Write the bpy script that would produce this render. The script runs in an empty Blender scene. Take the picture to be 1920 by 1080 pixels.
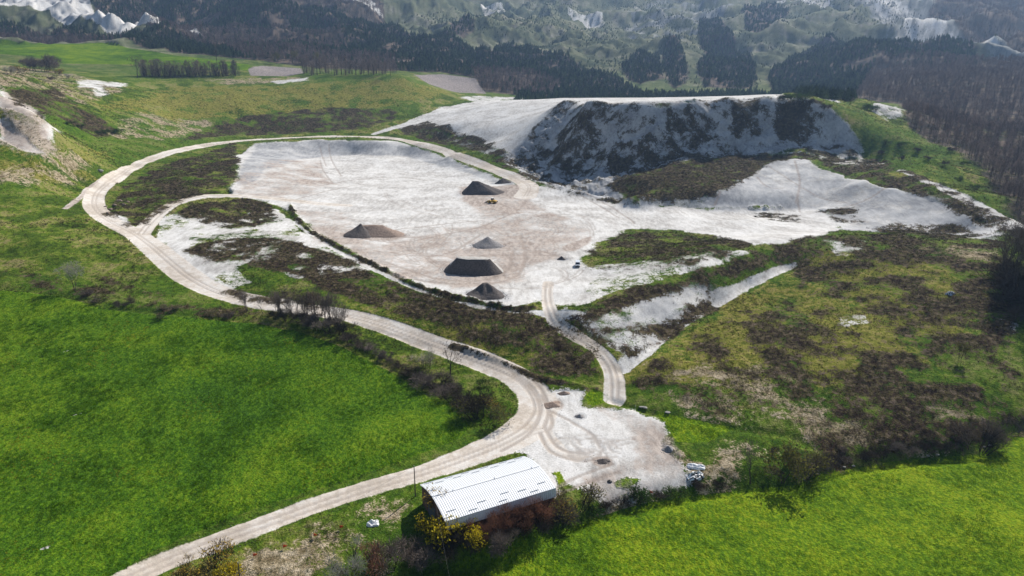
import bpy, bmesh, math, random
import numpy as np
from mathutils import Vector, Matrix

# ------------------------------------------------------------------ camera, sky, sun, exposure
scene = bpy.context.scene
COL = scene.collection
CAM_H, PITCH, FPX = 90.0, math.radians(17.0), 1280.0     # metres above the shed yard, tilt, focal length for a 1920 px wide frame
cam_d = bpy.data.cameras.new('camera'); cam = bpy.data.objects.new('camera', cam_d); COL.objects.link(cam)
cam_d.sensor_width = 36.0; cam_d.lens = 24.0; cam_d.clip_start = 1.0; cam_d.clip_end = 20000.0
cam.location = (0, 0, CAM_H); cam.rotation_euler = (math.pi/2 - PITCH, 0, 0)
scene.camera = cam

SUN_EL = math.radians(40.0); SUN_AZ = math.radians(36.0)   # azimuth to the right of the view direction (+Y)
world = bpy.data.worlds.new('World'); scene.world = world; world.use_nodes = True
wn = world.node_tree; bg = wn.nodes['Background']
sky = wn.nodes.new('ShaderNodeTexSky'); sky.sky_type = 'NISHITA'; sky.sun_disc = False
sky.sun_elevation = SUN_EL; sky.sun_rotation = SUN_AZ; sky.altitude = 300
wn.links.new(sky.outputs[0], bg.inputs[0]); bg.inputs[1].default_value = 0.055
sun_d = bpy.data.lights.new('sun', 'SUN'); sun_d.energy = 5.0; sun_d.angle = math.radians(0.55); sun_d.color = (1.0, 0.945, 0.86)
sun = bpy.data.objects.new('sun', sun_d); COL.objects.link(sun)
sdir = Vector((math.sin(SUN_AZ)*math.cos(SUN_EL), math.cos(SUN_AZ)*math.cos(SUN_EL), math.sin(SUN_EL)))
sun.rotation_euler = sdir.to_track_quat('Z', 'Y').to_euler(); sun.location = (200, 200, 400)
vs = scene.view_settings; vs.view_transform = 'Standard'; vs.look = 'None'; vs.exposure = 0.62; vs.gamma = 1.0; vs.use_curve_mapping = False

rng = np.random.default_rng(7); random.seed(7)

# ------------------------------------------------------------------ numpy helpers
def _hash(ix, iy, seed):
    n = (ix.astype(np.int64)*374761393 + iy.astype(np.int64)*668265263 + seed*1442695041) & 0x7fffffff
    n = ((n ^ (n >> 13))*1274126177) & 0x7fffffff
    n = n ^ (n >> 16)
    return (n & 0xffff).astype(np.float32)/65535.0
def vnoise(x, y, seed=0):
    ix = np.floor(x); iy = np.floor(y); fx = (x-ix).astype(np.float32); fy = (y-iy).astype(np.float32)
    ux = fx*fx*fx*(fx*(fx*6-15)+10); uy = fy*fy*fy*(fy*(fy*6-15)+10)
    a = _hash(ix, iy, seed); b = _hash(ix+1, iy, seed); c = _hash(ix, iy+1, seed); d = _hash(ix+1, iy+1, seed)
    return (a*(1-ux)+b*ux)*(1-uy) + (c*(1-ux)+d*ux)*uy
def fbm(x, y, seed=0, octv=4, gain=.5):
    s = 0; a = 1; t = 0; c, n = math.cos(.6), math.sin(.6)
    for o in range(octv):
        s = s + a*vnoise(x, y, seed+o*17); t += a; a *= gain
        x, y = (c*x-n*y)*2.03+3.1, (n*x+c*y)*2.03+7.7
    return s/t
def ridged(x, y, seed=0, octv=4):
    s = 0; a = 1; t = 0; c, n = math.cos(.6), math.sin(.6)
    for o in range(octv):
        s = s + a*(1-np.abs(2*vnoise(x, y, seed+o*17)-1)); t += a; a *= .5
        x, y = (c*x-n*y)*2.03+3.1, (n*x+c*y)*2.03+7.7
    return s/t
def sstep(a, b, x):
    t = np.clip((x-a)/(b-a), 0, 1); return t*t*(3-2*t)

def rays(uv):
    uv = np.asarray(uv, float); a = (uv[:, 0]-960)/FPX; b = (uv[:, 1]-540)/FPX
    return np.stack([a, math.cos(PITCH)-b*math.sin(PITCH), -math.sin(PITCH)-b*math.cos(PITCH)], 1)
def unp(u, v, z):                    # survey point: image position + surveyed height -> ground plan
    r = rays([(u, v)])[0]; t = (z-CAM_H)/r[2] if abs(r[2]) > 1e-6 else 1e4
    return (r[0]*t, r[1]*t, z)
def unpd(u, v, d):                   # the same with the plan distance known instead of the height
    r = rays([(u, v)])[0]; t = d/r[1]
    return (r[0]*t, d, CAM_H + r[2]*t)

# ------------------------------------------------------------------ terrain survey points
Z = [  # u, v, z
 (240,1080,0),(-200,1080,2),(0,1080,1.5),(400,900,1),(0,800,4),(600,700,4),(850,800,1),(0,540,14),(300,600,10),(500,600,9),(650,640,7),
 (-350,800,5),(-350,540,15),(200,700,6),(400,780,3),(700,830,1.5),(480,1000,0),
 (900,930,0),(820,960,0),(1000,880,0),(900,870,.4),(1040,960,-.5),(300,1060,-.5),(1120,830,1),(1200,880,.3),(1250,800,2),(650,1020,-.6),(500,1060,-.8),
 (900,1080,-3),(1100,1020,-3),(1400,1000,-3),(1900,1000,-1),(1900,840,0),(2300,900,0),(1600,930,-2.5),(1300,940,-2),(1700,870,-1.5),
 (1250,850,1),(1500,800,3),(1800,770,5),(1900,740,7),(2300,700,10),(1300,700,7),(1500,650,10),(1700,600,14),(1900,600,16),(1650,720,7),(1400,600,11),(1600,520,18),
 (1520,441,23.5),(1600,445,24),(1700,446,24),(1850,452,24),(2000,460,25),(2300,480,26),(1750,520,20),(1900,520,21),
 (1170,690,6),(1250,620,8.5),(1340,570,11),(1400,535,14),(1480,500,17),
 (1060,592,13.5),(1150,560,15.5),(1250,528,18),(1330,503,20),(1400,475,22),(1460,455,23),
 (1300,455,13),(1180,460,13),(1060,560,13),(1120,520,13),(1400,440,13),(1480,425,13),
 (1035,570,12.6),(1050,610,11),(1120,650,8.5),(1150,700,5),(1150,745,2.5),(1080,670,6.5),(1000,690,4.5),
 (650,595,9),(800,640,6),(900,680,4),(1000,740,2),(960,830,1),(900,640,8),(1000,620,10),(760,580,11),(560,540,13.5),
 (540,450,17),(560,462,16.5),(700,505,14.5),(850,556,13.5),(1000,585,12.6),
 (440,555,11),(330,510,14),(260,440,17),(180,400,21),(160,370,23),(250,310,27),(380,275,29.5),(500,262,30.5),(620,257,30.5),(720,260,29),(790,270,27),(850,290,23),(930,320,19),(990,345,16.5),(960,400,13),
 (290,430,17),(330,385,19.5),(400,368,20.5),(500,370,18.5),(620,385,15),(420,440,17),(480,420,16.5),(380,480,16.5),
 (340,330,26),(430,300,27.5),(240,370,22),(400,345,23),
 (460,300,27),(500,330,21),(470,350,20),(560,300,20),(650,293,18),(720,300,17),(760,292,17),(800,300,16.5),(850,312,15.5),(930,336,15),
 (600,340,15.5),(700,400,13),(900,420,12.5),(1100,400,13),(850,350,14),(900,500,12.6),(1000,480,12.6),(750,470,13),(650,430,14),(1000,540,12.6),
 (1250,400,13.2),(1400,410,13),(1530,410,13.5),(1060,370,14),
 # foot of the cliff, bench, scrub hill
 (1000,335,17),(1100,365,15.5),(1180,378,14.5),(1250,386,14.2),(1330,388,14),(1440,388,14),(1540,392,15),
 (1350,330,26),(1200,330,26),(1100,340,22),
 (960,290,27),(900,272,28),(830,262,28.5),(1000,312,23),
 # white slope to the right of the scrub hill
 (1450,300,33),(1500,298,33.5),(1600,345,27.5),(1700,365,25.5),(1820,405,22),(1640,430,14.5),(1560,400,15.5),(1440,350,23),(1560,355,22.5),(1700,410,17),(1860,440,20),(1800,432,16),
 # right shoulder
 (1750,300,38),(1850,370,28),(1900,400,24),(1680,330,33),
 # left hillside
 ]
D = [ # u, v, plan distance
 (1300,290,544),(1215,296,538),(1100,305,560),(1400,285,546),(1480,272,552),(1560,282,553),(1610,285,552),(1030,300,580),(1150,300,548),(1350,288,545),(1440,280,549),
 (1300,240,558),(1215,250,550),(1400,240,562),(1120,250,573),(1480,230,568),(1550,250,563),(1050,260,594),(1590,262,558),
 (1100,193,586),(1130,194,584),(1170,197,576),(1215,202,563),(1255,194,569),(1300,189,573),(1370,186,578),(1440,183,583),(1500,185,584),(1550,200,580),(1590,235,569),
 (1055,190,650),(1030,212,640),(1005,238,630),(985,270,612),
 (1050,184,840),(1250,182.5,820),(1440,177,760),(950,188,880),(900,200,840),(860,215,820),(830,202,905),(900,240,720),(840,235,760),(790,225,830),(960,250,668),(1000,210,740),
 (1520,182,690),(1600,200,640),(1650,240,575),(1700,240,600),(1650,196,640),(1640,212,620),(1720,215,640),(1800,270,560),(1850,320,490),(1900,370,420),(1780,330,440),
 (300,170,850),(300,220,700),(450,200,800),(600,145,960),(600,180,880),(600,230,800),(840,181,960),(750,215,850),(750,140,960),(680,142,965),(470,240,770),(360,240,720),(840,195,930),
 (0,180,450),(0,250,420),(60,215,440),(100,300,420),(0,330,380),(0,400,330),(150,200,600),(200,250,580),(100,165,640),(0,150,560),(0,500,270),(100,450,300),(220,150,840),(-300,200,420),(-300,100,500),(-300,330,360),(-300,420,300),(40,140,640),(130,330,425),
 (0,120,860),(0,100,1000),(0,85,1150),(200,82,1200),(350,105,1110),(470,123,1040),(470,133,1000),(300,140,930),(150,130,930),(-300,80,1000),(120,118,960),
 (510,133,1050),(560,128,1090),(540,143,985),(840,150,1130),(890,150,1150),(850,170,1030),(790,143,1080),(650,128,1120),
 (0,60,1320),(0,30,1520),(80,28,1540),(150,0,1750),(250,55,1420),(330,52,1480),(400,66,1400),(0,-60,1900),(-300,0,1500),
 (200,70,1290),(400,90,1230),(600,100,1250),(800,120,1220),(1000,172,1120),(1000,140,1220),(1150,175,1150),
 (500,0,1800),(700,50,1600),(900,100,1500),(900,0,2400),(1000,80,1550),(1200,120,1450),(1200,0,2500),(1100,60,1800),(1300,165,1220),(1300,100,1550),(1400,168,1180),(1400,0,2400),(1500,60,1700),(1500,150,1250),
 (1600,180,950),(1600,100,1350),(1600,0,2200),(1700,205,800),(1750,150,1000),(1800,60,1600),(1900,0,2100),(1900,100,1350),(1900,200,830),(1900,300,540),(1820,240,700),(2300,200,750),(2300,50,1500),(2300,330,430),(1500,20,2100),
 (960,-300,4200),(300,-300,3500),(1600,-300,3800),(2500,-200,3000),(-500,-200,2600),
]
D += [(u, 191, 930) for u in (1040,1100,1160,1220,1280,1340,1400,1460,1520)] + [(u, 193, 985) for u in (980,1060,1140,1220,1300,1380,1460,1540)]
Z += [(u, 369, 19) for u in range(1190,1520,33)] + [(u, 388, 14) for u in range(1190,1540,33)]
Z += [(u, v+1, z) for u, v, z in ((480,268,30),(540,264,30.5),(600,262,30.5),(660,263,30),(720,266,29))] + [(u, v, z) for u, v, z in ((520,292,23),(560,288,21),(600,288,19.5),(660,288,18.6),(820,303,16.0),(880,320,15.4))]
Z += [(207,340,25),(218,333,25.4),(230,326,25.8),(247,316,26.5),(260,309,27),(274,302,27.6),(225,345,24.3),(255,325,25.4),(285,305,27.2)]
PL = [((u-960)/FPX*d/math.cos(PITCH), d, z) for u, zz in ((1090,70.5),(1130,70.5),(1170,70),(1215,69.5),(1255,71),(1300,72.3),(1370,73.2),(1440,74.3),(1490,74)) for d, z in ((592, zz), (610, zz+.2), (640, zz+.3), (690, zz+.3), (750, zz+.2))]
CP = np.array(PL + [unp(*q) for q in Z] + [unpd(*q) for q in D] + [(-60,40,0),(0,30,-2),(60,40,-3),(140,60,-1),(-140,60,4),(0,7000,1500),(3500,6000,1300),(-3500,6000,1300),(260,120,2),(-260,120,8)], float)
def rbf_fit(P, c=6.0, lam=0.02):
    d = np.hypot(P[:, None, 0]-P[None, :, 0], P[:, None, 1]-P[None, :, 1])
    A = np.sqrt(d*d+c*c); n = len(P)
    M = np.zeros((n+3, n+3)); M[:n, :n] = A - lam*np.eye(n); M[:n, n] = 1; M[:n, n+1:] = P[:, :2]/1000
    M[n:, :n] = M[:n, n:].T
    return np.linalg.lstsq(M, np.concatenate([P[:, 2], [0, 0, 0]]), rcond=None)[0]
W_ = rbf_fit(CP).astype(np.float32)
def hrbf(x, y):
    out = np.empty(x.size, np.float32); X = x.ravel().astype(np.float32); Y = y.ravel().astype(np.float32); n = len(CP)
    cx, cy = CP[:, 0].astype(np.float32), CP[:, 1].astype(np.float32)
    for i in range(0, X.size, 20000):
        a = X[i:i+20000]; b = Y[i:i+20000]
        K = np.sqrt((a[:, None]-cx)**2 + (b[:, None]-cy)**2 + 36.0)
        out[i:i+20000] = K@W_[:n] + W_[n] + a/1000*W_[n+1] + b/1000*W_[n+2]
    return out.reshape(x.shape)

# fan-shaped survey grid: fine close by, coarser far off
TH = np.radians(np.concatenate([np.linspace(-58, -40, 40, endpoint=False), np.linspace(-40, 40, 860), np.linspace(40, 58, 41)[1:]]))
lr = [math.log(45)]
while lr[-1] < math.log(6500):
    r = math.exp(lr[-1]); lr.append(lr[-1] + (.0012 if 538 < r < 615 else .0048 if r < 380 else .0040 if r < 950 else .0062 if r < 1800 else .012))
R = np.exp(np.array(lr))
GR, GT = np.meshgrid(R, TH, indexing='ij'); GX = GR*np.sin(GT); GY = GR*np.cos(GT)
H = hrbf(GX, GY)
NR, NT = GX.shape
def gidx(x, y):
    r = np.hypot(x, y); t = np.arctan2(x, y)
    i = np.clip(np.interp(r, R, np.arange(NR)), 0, NR-1.001); j = np.clip(np.interp(t, TH, np.arange(NT)), 0, NT-1.001)
    return i, j
def samp(F, x, y):
    x = np.asarray(x, float); y = np.asarray(y, float); i, j = gidx(x, y)
    i0 = i.astype(int); j0 = j.astype(int); a = i-i0; b = j-j0
    return (F[i0, j0]*(1-a)+F[i0+1, j0]*a)*(1-b) + (F[i0, j0+1]*(1-a)+F[i0+1, j0+1]*a)*b
def hit(uv):                         # where a sight line meets the ground
    d = rays(uv); d = d/np.linalg.norm(d[:, :2], axis=1)[:, None]
    rr = np.exp(np.linspace(math.log(50), math.log(6000), 1600))
    X = d[:, 0:1]*rr; Y = d[:, 1:2]*rr; ZZ = CAM_H + d[:, 2:3]*rr
    below = ZZ <= samp(H, X, Y)
    k = np.where(below.any(1), below.argmax(1), len(rr)-1); k = np.maximum(k, 1)
    lo = rr[k-1].copy(); hi = rr[k].copy()
    for _ in range(14):
        m = (lo+hi)/2; b = CAM_H+d[:, 2]*m <= samp(H, d[:, 0]*m, d[:, 1]*m)
        hi = np.where(b, m, hi); lo = np.where(b, lo, m)
    return np.stack([d[:, 0]*hi, d[:, 1]*hi], 1)
def dens(pts, step=22, closed=True):
    out = []; n = len(pts)
    for i in range(n if closed else n-1):
        a = np.array(pts[i], float); b = np.array(pts[(i+1) % n], float); k = max(1, int(np.hypot(*(b-a)[:2])/step))
        for q in range(k): out.append(a+(b-a)*q/k)
    if not closed: out.append(np.array(pts[-1], float))
    return np.array(out)
def smooth_line(pts, n=4):
    P = np.array(pts, float); out = []
    for i in range(len(P)-1):
        p0 = P[max(i-1, 0)]; p1 = P[i]; p2 = P[i+1]; p3 = P[min(i+2, len(P)-1)]
        for k in range(n):
            t = k/n; out.append(.5*((2*p1)+(p2-p0)*t+(2*p0-5*p1+4*p2-p3)*t*t+(3*p1-p0-3*p2+p3)*t**3))
    out.append(P[-1]); return np.array(out)
def bbox(P, m):
    r = np.hypot(P[:, 0], P[:, 1]); t = np.arctan2(P[:, 0], P[:, 1]); mr = m; mt = m/max(r.min(), 40)
    i0 = max(int(np.searchsorted(R, r.min()-mr))-1, 0); i1 = min(int(np.searchsorted(R, r.max()+mr))+1, NR)
    j0 = max(int(np.searchsorted(TH, t.min()-mt))-1, 0); j1 = min(int(np.searchsorted(TH, t.max()+mt))+1, NT)
    return slice(i0, i1), slice(j0, j1)
def seg_d2(x, y, a, b):
    dx, dy = b[0]-a[0], b[1]-a[1]; L = dx*dx+dy*dy+1e-9
    t = np.clip(((x-a[0])*dx+(y-a[1])*dy)/L, 0, 1)
    return (x-a[0]-t*dx)**2 + (y-a[1]-t*dy)**2, t
def sd_poly(P, m=12.0):              # signed distance, positive inside
    s = bbox(P, m); x = GX[s].astype(np.float32); y = GY[s].astype(np.float32)
    d = np.full(x.shape, 1e9, np.float32); ins = np.zeros(x.shape, bool); n = len(P)
    for i in range(n):
        a = P[i]; b = P[(i+1) % n]
        q, _ = seg_d2(x, y, a, b); np.minimum(d, q, out=d)
        c = (a[1] > y) != (b[1] > y)
        if abs(b[1]-a[1]) > 1e-9: ins ^= c & (x < (b[0]-a[0])*(y-a[1])/(b[1]-a[1])+a[0])
    d = np.sqrt(d); return s, np.where(ins, d, -d)
def sd_line(P, hw, m=12.0):          # hw - distance
    hw = np.broadcast_to(np.asarray(hw, float), (len(P),)); s = bbox(P, m+hw.max())
    x = GX[s].astype(np.float32); y = GY[s].astype(np.float32); best = np.full(x.shape, -1e9, np.float32)
    for i in range(len(P)-1):
        q, t = seg_d2(x, y, P[i], P[i+1]); np.maximum(best, hw[i]+(hw[i+1]-hw[i])*t-np.sqrt(q), out=best)
    return s, best
def wpoly(px): return hit(dens(px))
def wline(px, n=4):
    P = smooth_line(px, n); return hit(P[:, :2]), (P[:, 2] if P.shape[1] > 2 else None)

def inpoly_(P, x, y):
    c = np.zeros(len(x), bool); n = len(P)
    for i in range(n):
        a, b = P[i], P[(i+1) % n]
        if abs(b[1]-a[1]) < 1e-9: continue
        c ^= ((a[1] > y) != (b[1] > y)) & (x < (b[0]-a[0])*(y-a[1])/(b[1]-a[1])+a[0])
    return c
# ditches and berms shape the ground first
def carve(px, depth, hw):
    P, _ = wline(px); s, d = sd_line(P, 0, hw*2.5); k = 1.0 if depth > 0 else .25+1.5*fbm(GX[s]/3.5, GY[s]/3.5, 88, 3)**1.5
    H[s] -= depth*k*np.exp(-(d/hw)**2)
    return P
DITCH_MAIN = [(700,1100),(770,1072),(860,1052),(950,1030),(990,1000),(1060,975),(1110,958),(1200,937),(1300,918),(1400,906),(1500,896),(1545,876),(1640,860),(1740,850),(1830,842),(1865,822),(1925,800),(2050,770)]
DITCH_FIELD = [(-60,532),(0,538),(60,544),(130,556),(200,573),(290,586),(390,594),(480,600),(560,615),(640,640),(720,680),(780,714),(840,745),(880,775)]
DITCH_YARD = [(1150,752),(1200,765),(1260,778),(1320,790),(1400,806),(1480,815),(1530,840)]
ditch_line = carve(DITCH_MAIN, 2.6, 3.0); hedge_line = carve(DITCH_FIELD, .7, 2.0); carve(DITCH_YARD, 1.0, 1.3)
carve([(1480,498),(1400,532),(1340,566),(1250,622),(1170,692)], 1.4, 3.0)
BERM = [(545,385),(556,408),(590,438),(650,472),(700,495),(760,526),(830,551),(900,568),(960,580),(1000,578)]
berm_line = carve(BERM, -1.5, 1.6)
carve([(660,607),(740,632),(800,652)], .5, 1.5)
carve([(850,648),(915,667),(974,693),(1020,712),(1080,724),(1120,730)], -.7, .8)
carve([(1000,333),(1060,352),(1130,372),(1180,382)], -1.5, 2.5)

# ------------------------------------------------------------------ ground cover layers (signed-distance masks in plan)
LAY = {k: np.full(H.shape, -1.0, np.float32) for k in ('clay','dirt','road','scrub','crop','straw','olive','plough','wood','rut','grey','gravel','lush')}
def put(layer, sd, s, soft=None, level=1.5):
    w = soft if soft is not None else np.maximum(GR[s]/130.0, .8)
    LAY[layer][s] = np.maximum(LAY[layer][s], np.minimum(np.clip(.5+sd/(2*w), -1, 1.5), level))
def area(layer, px, level=1.5, soft=None, m=14):
    P = wpoly(px); s, d = sd_poly(P, m); put(layer, d, s, soft, level); return P
def stripe(layer, px, hw=None, level=1.5, soft=None):
    P, w = wline(px); s, d = sd_line(P, w if w is not None else hw); put(layer, d, s, soft, level); return P
def cut(layer, px, m=10):            # take a layer away inside an outline
    P = wpoly(px); s, d = sd_poly(P, m); w = np.maximum(GR[s]/130.0, .8)
    LAY[layer][s] = np.minimum(LAY[layer][s], np.clip(.5-d/(2*w), -1, 1.5))

CROP_A = [(-420,520),(-150,524),(0,545),(60,549),(130,561),(200,581),(290,592),(390,600),(480,606),(560,622),(640,651),(720,692),(780,727),(840,757),(868,778),(880,800),(862,822),(800,846),(700,882),(600,914),(480,952),(380,992),(300,1030),(220,1075),(120,1130),(-500,1130),(-800,800)]
CROP_B = [(640,1130),(770,1085),(850,1066),(950,1046),(978,1020),(1020,1003),(1070,989),(1110,971),(1200,947),(1300,931),(1420,917),(1500,909),(1545,888),(1640,870),(1740,858),(1830,853),(1862,832),(1892,814),(1930,806),(2150,775),(2500,800),(2500,1130)]
CROP_C = [(-250,90),(0,83),(200,82),(250,91),(330,104),(400,112),(470,122),(464,132),(410,129),(330,122),(240,121),(120,119),(60,106),(0,101),(-250,108)]
PLOUGH_1 = [(465,130),(490,123),(565,128),(570,137),(540,143),(470,142)]
PLOUGH_2 = [(775,140),(830,139),(892,147),(912,176),(850,172),(805,158)]
area('lush', CROP_B, soft=3); area('lush', CROP_C); PA = area('crop', CROP_A, soft=.5); PB = area('crop', CROP_B, soft=.5); PC = area('crop', CROP_C)
PP1 = area('plough', PLOUGH_1, soft=4); PP2 = area('plough', PLOUGH_2, soft=4)

MAIN_ROAD = [(150,1125,2.7),(240,1085,2.8),(330,1046,2.9),(420,1010,3),(520,974,3),(620,938,3),(700,912,3),(790,886,3.2),(870,858,4),(935,832,5.2),(985,803,6),(1008,770,5.5),(998,735,5),(965,705,4.5),(915,683,4.2),(860,662,4),(800,640,4),(740,617,4),(690,601,4),(640,590,4),(560,578,4.2),(480,565,4.5),(410,548,5),(355,520,5.6),(315,488,5.8),(285,462,5.8),(250,437,5.8),(207,415,5.8),(184,397,5.8),(176,380,5.5),(183,360,5),(207,340,4.6),(247,315,4.5),(300,292,4.5),(360,277,4.6),(430,266,5),(510,260.5,6),(600,256.5,6.5),(690,257,6.5),(750,262,6.5),(810,275,6),(870,296,5.5),(930,319,5.5),(970,335,6.5),(992,350,7),(985,368,8)]
road_main = stripe('road', MAIN_ROAD, soft=1.0)
INNER = [(262,440,5),(280,418,4.4),(310,393,4.4),(350,374,4.4),(400,366,4.4),(460,368,4.4),(530,374,4.4),(600,382,5),(650,385,4)]
road_inner = stripe('road', INNER, soft=1.0)
TRACK = [(1028,530,2.2),(1026,555,2.2),(1031,580,2.4),(1043,606,2.3),(1078,628,2.3),(1112,650,2.3),(1137,675,2.6),(1151,705,3.0),(1152,748,3.2)]
road_track = stripe('road', TRACK, soft=.8)
UPPER = [(700,252,3),(740,240,4.5),(790,221,5),(830,204,6)]
road_upper = stripe('clay', UPPER, soft=2)
stripe('dirt', [(122,391,1.5),(150,371,1.2),(164,354,.9),(188,337,.7)], soft=.8, level=1.0); stripe('clay', [(122,391,1.5),(150,371,1.2),(164,354,.9),(188,337,.7)], soft=.8, level=.8)
stripe('clay', [(556,415,1.8),(600,448,2.0),(640,474,2.0),(700,502,2.0),(780,538,2.0),(860,562,2.2),(940,579,2.0),(1000,586,2.0),(1090,592,2)], soft=1)
stripe('clay', [(1170,690,3.0),(1250,622,3.2),(1335,568,3.0),(1400,535,2.2),(1490,496,1.6)], soft=1.2, level=.9)
stripe('clay', [(1690,320,3),(1750,345,3.5),(1820,380,4),(1860,405,6),(1890,425,8)], soft=2)

YARD = [(1005,750),(1040,728),(1100,728),(1095,760),(1190,766),(1245,790),(1248,830),(1275,868),(1290,905),(1240,925),(1140,938),(1090,915),(1055,905),(1040,930),(985,850),(950,845)]
yard_poly = area('clay', YARD, soft=2.6)
QUARRY = [(440,292),(480,270),(600,262),(740,264),(800,281),(900,321),(975,350),(1075,348),(1120,370),(1250,388),(1400,391),(1530,387),(1575,412),(1580,432),(1520,446),(1460,461),(1380,456),(1340,442),(1250,430),(1180,430),(1120,455),(1090,490),(1120,500),(1110,540),(1060,580),(1010,565),(960,578),(860,558),(760,522),(690,489),(600,437),(550,395),(500,378),(430,366),(430,350),(452,330)]
quarry_poly = area('clay', QUARRY, soft=5.0)
CLIFF = [(940,300),(985,262),(1005,238),(1030,212),(1055,190),(1100,193),(1170,197),(1215,202),(1255,194),(1300,189),(1370,186),(1440,183),(1500,186),(1550,200),(1590,235),(1615,280),(1560,286),(1480,278),(1420,290),(1300,300),(1220,320),(1150,345),(1180,380),(1100,368),(1000,338)]
cliff_poly = area('clay', CLIFF, level=1.0)
PLATEAU = [(740,242),(790,222),(830,200),(900,189),(1050,183.5),(1250,181.5),(1440,176.5),(1475,180),(1440,184),(1300,190),(1255,195),(1215,203),(1100,195),(1055,191),(1005,240),(985,280),(960,292),(900,266),(840,246),(800,238)]
plateau_poly = area('clay', PLATEAU)
WSLOPE = [(1310,388),(1340,368),(1390,335),(1450,301),(1500,297),(1580,330),(1680,352),(1780,385),(1840,415),(1880,440),(1840,447),(1650,432),(1580,432),(1560,405),(1530,390)]
wslope_poly = area('clay', WSLOPE)
area('clay', [(300,410),(340,400),(430,405),(520,390),(560,430),(620,468),(690,505),(640,515),(560,522),(470,490),(440,500),(470,530),(420,540),(330,500),(292,450)], level=.62)
area('clay', [(300,440),(330,420),(360,440),(360,480),(440,540),(400,545),(340,510)], level=.85)
area('clay', [(195,395),(225,400),(262,428),(250,430),(210,412)], level=.9)
area('clay', [(1080,600),(1200,553),(1325,536),(1345,560),(1235,645),(1180,672),(1130,642)], level=.60)
area('clay', [(1200,560),(1290,545),(1300,570),(1230,600),(1170,610)], level=.85)
area('clay', [(1090,500),(1200,490),(1330,470),(1420,470),(1330,500),(1220,530),(1130,555),(1080,575)], level=.58)
area('clay', [(1540,450),(1620,450),(1650,470),(1600,490),(1570,480)], level=.52)
area('clay', [(1570,590),(1620,592),(1625,605),(1580,612)], level=.52, soft=3)
area('clay', [(1870,595),(1905,605),(1900,625),(1875,622)], level=.75)
area('clay', [(0,165),(35,190),(75,212),(72,224),(40,215),(0,200)], level=.75)
area('clay', [(0,225),(40,255),(85,292),(40,285),(0,262)], level=.72)
area('clay', [(145,150),(180,150),(238,156),(225,164),(190,162),(200,180),(180,180),(172,166),(148,165)], level=.66)
area('clay', [(80,240),(100,238),(122,252),(100,252),(95,262),(80,258)], level=.66)
area('clay', [(510,152),(575,146),(578,151),(520,157)], level=.85)
area('clay', [(860,183),(900,180),(1000,184),(900,190)], level=.7)
area('clay', [(1535,186),(1560,186),(1590,196),(1560,192)], level=.8)
area('clay', [(1640,195),(1680,200),(1690,215),(1660,222),(1640,212)], level=.62)
area('clay', [(1560,288),(1610,290),(1660,310),(1600,315),(1540,300),(1450,290),(1470,284)], level=.60)
# badlands on the mountain
BADLAND = [(-120,0),(0,-10),(130,-12),(175,18),(212,42),(330,48),(402,64),(330,60),(200,57),(140,47),(60,28),(0,32),(-120,30)]
bad_poly = area('clay', BADLAND, soft=6)
for q in ([(640,0),(690,2),(720,20),(690,18)], [(880,5),(940,8),(950,25),(910,22)], [(1060,25),(1130,28),(1135,38),(1080,36)], [(1610,8),(1640,2),(1700,22),(1740,40),(1690,36),(1650,28)], [(1440,0),(1560,-6),(1560,20),(1500,12)], [(1690,40),(1760,48),(1830,70),(1900,96),(1800,80),(1700,70)]):
    area('clay', q, level=.56, soft=8)
area('grey', [(1200,-20),(1400,-20),(1330,60),(1250,90),(1180,60)], level=.5, soft=20)
area('grey', [(1600,10),(1720,0),(1920,60),(1940,110),(1800,90),(1680,70)], level=.9, soft=20)

# pinkish driven dirt on the quarry floor, darker earth
area('dirt', [(600,440),(720,460),(800,440),(840,430),(980,420),(1060,420),(1110,440),(1060,470),(980,500),(960,530),(860,540),(800,520),(760,520),(690,487)], level=.60, soft=8)
area('dirt', [(860,350),(930,350),(975,345),(1005,355),(990,385),(960,410),(900,400),(870,375)], level=.8, soft=4)
area('dirt', [(900,400),(990,380),(1060,410),(1010,440),(900,440)], level=.62, soft=6)
area('dirt', [(450,330),(520,300),(600,300),(600,330),(540,355),(460,355)], level=.52, soft=8)
area('dirt', [(560,395),(640,400),(700,470),(640,460),(590,430)], level=.62, soft=5)
area('dirt', [(1050,462),(1110,440),(1112,450),(1080,472),(1055,472)], level=1.2, soft=1.5)
for w in ([(700,500),(760,520),(840,532),(920,532),(970,515),(985,480),(975,440)], [(720,490),(790,515),(850,526),(910,524),(950,505),(962,470)], [(650,440),(740,455),(830,440),(900,425),(960,400)], [(640,425),(740,430),(830,420),(920,412)], [(870,470),(1000,470),(1060,485)], [(880,480),(1000,478),(1040,480)], [(700,470),(800,480),(850,470),(900,440)]):
    stripe('rut', w, .9, soft=.7, level=.8)
for w in ([(1012,812),(1030,845),(1075,862),(1115,860),(1130,840)], [(1020,800),(1045,838),(1085,850),(1110,846)], [(1040,915),(1090,890),(1150,870)], [(1045,925),(1100,905),(1160,885)], [(1030,770),(1070,790),(1110,815),(1125,838)], [(1015,740),(1035,790),(1025,810)], [(985,700),(1015,730),(1028,770),(1020,800)], [(960,700),(1000,735),(1012,775),(990,815),(940,845)]):
    stripe('rut', w, .55, soft=.5, level=.9)
area('road', [(1012,750),(1040,735),(1050,760),(1035,810),(1070,850),(1110,855),(1080,866),(1030,850),(1005,815)], level=.75, soft=1.2)
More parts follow.
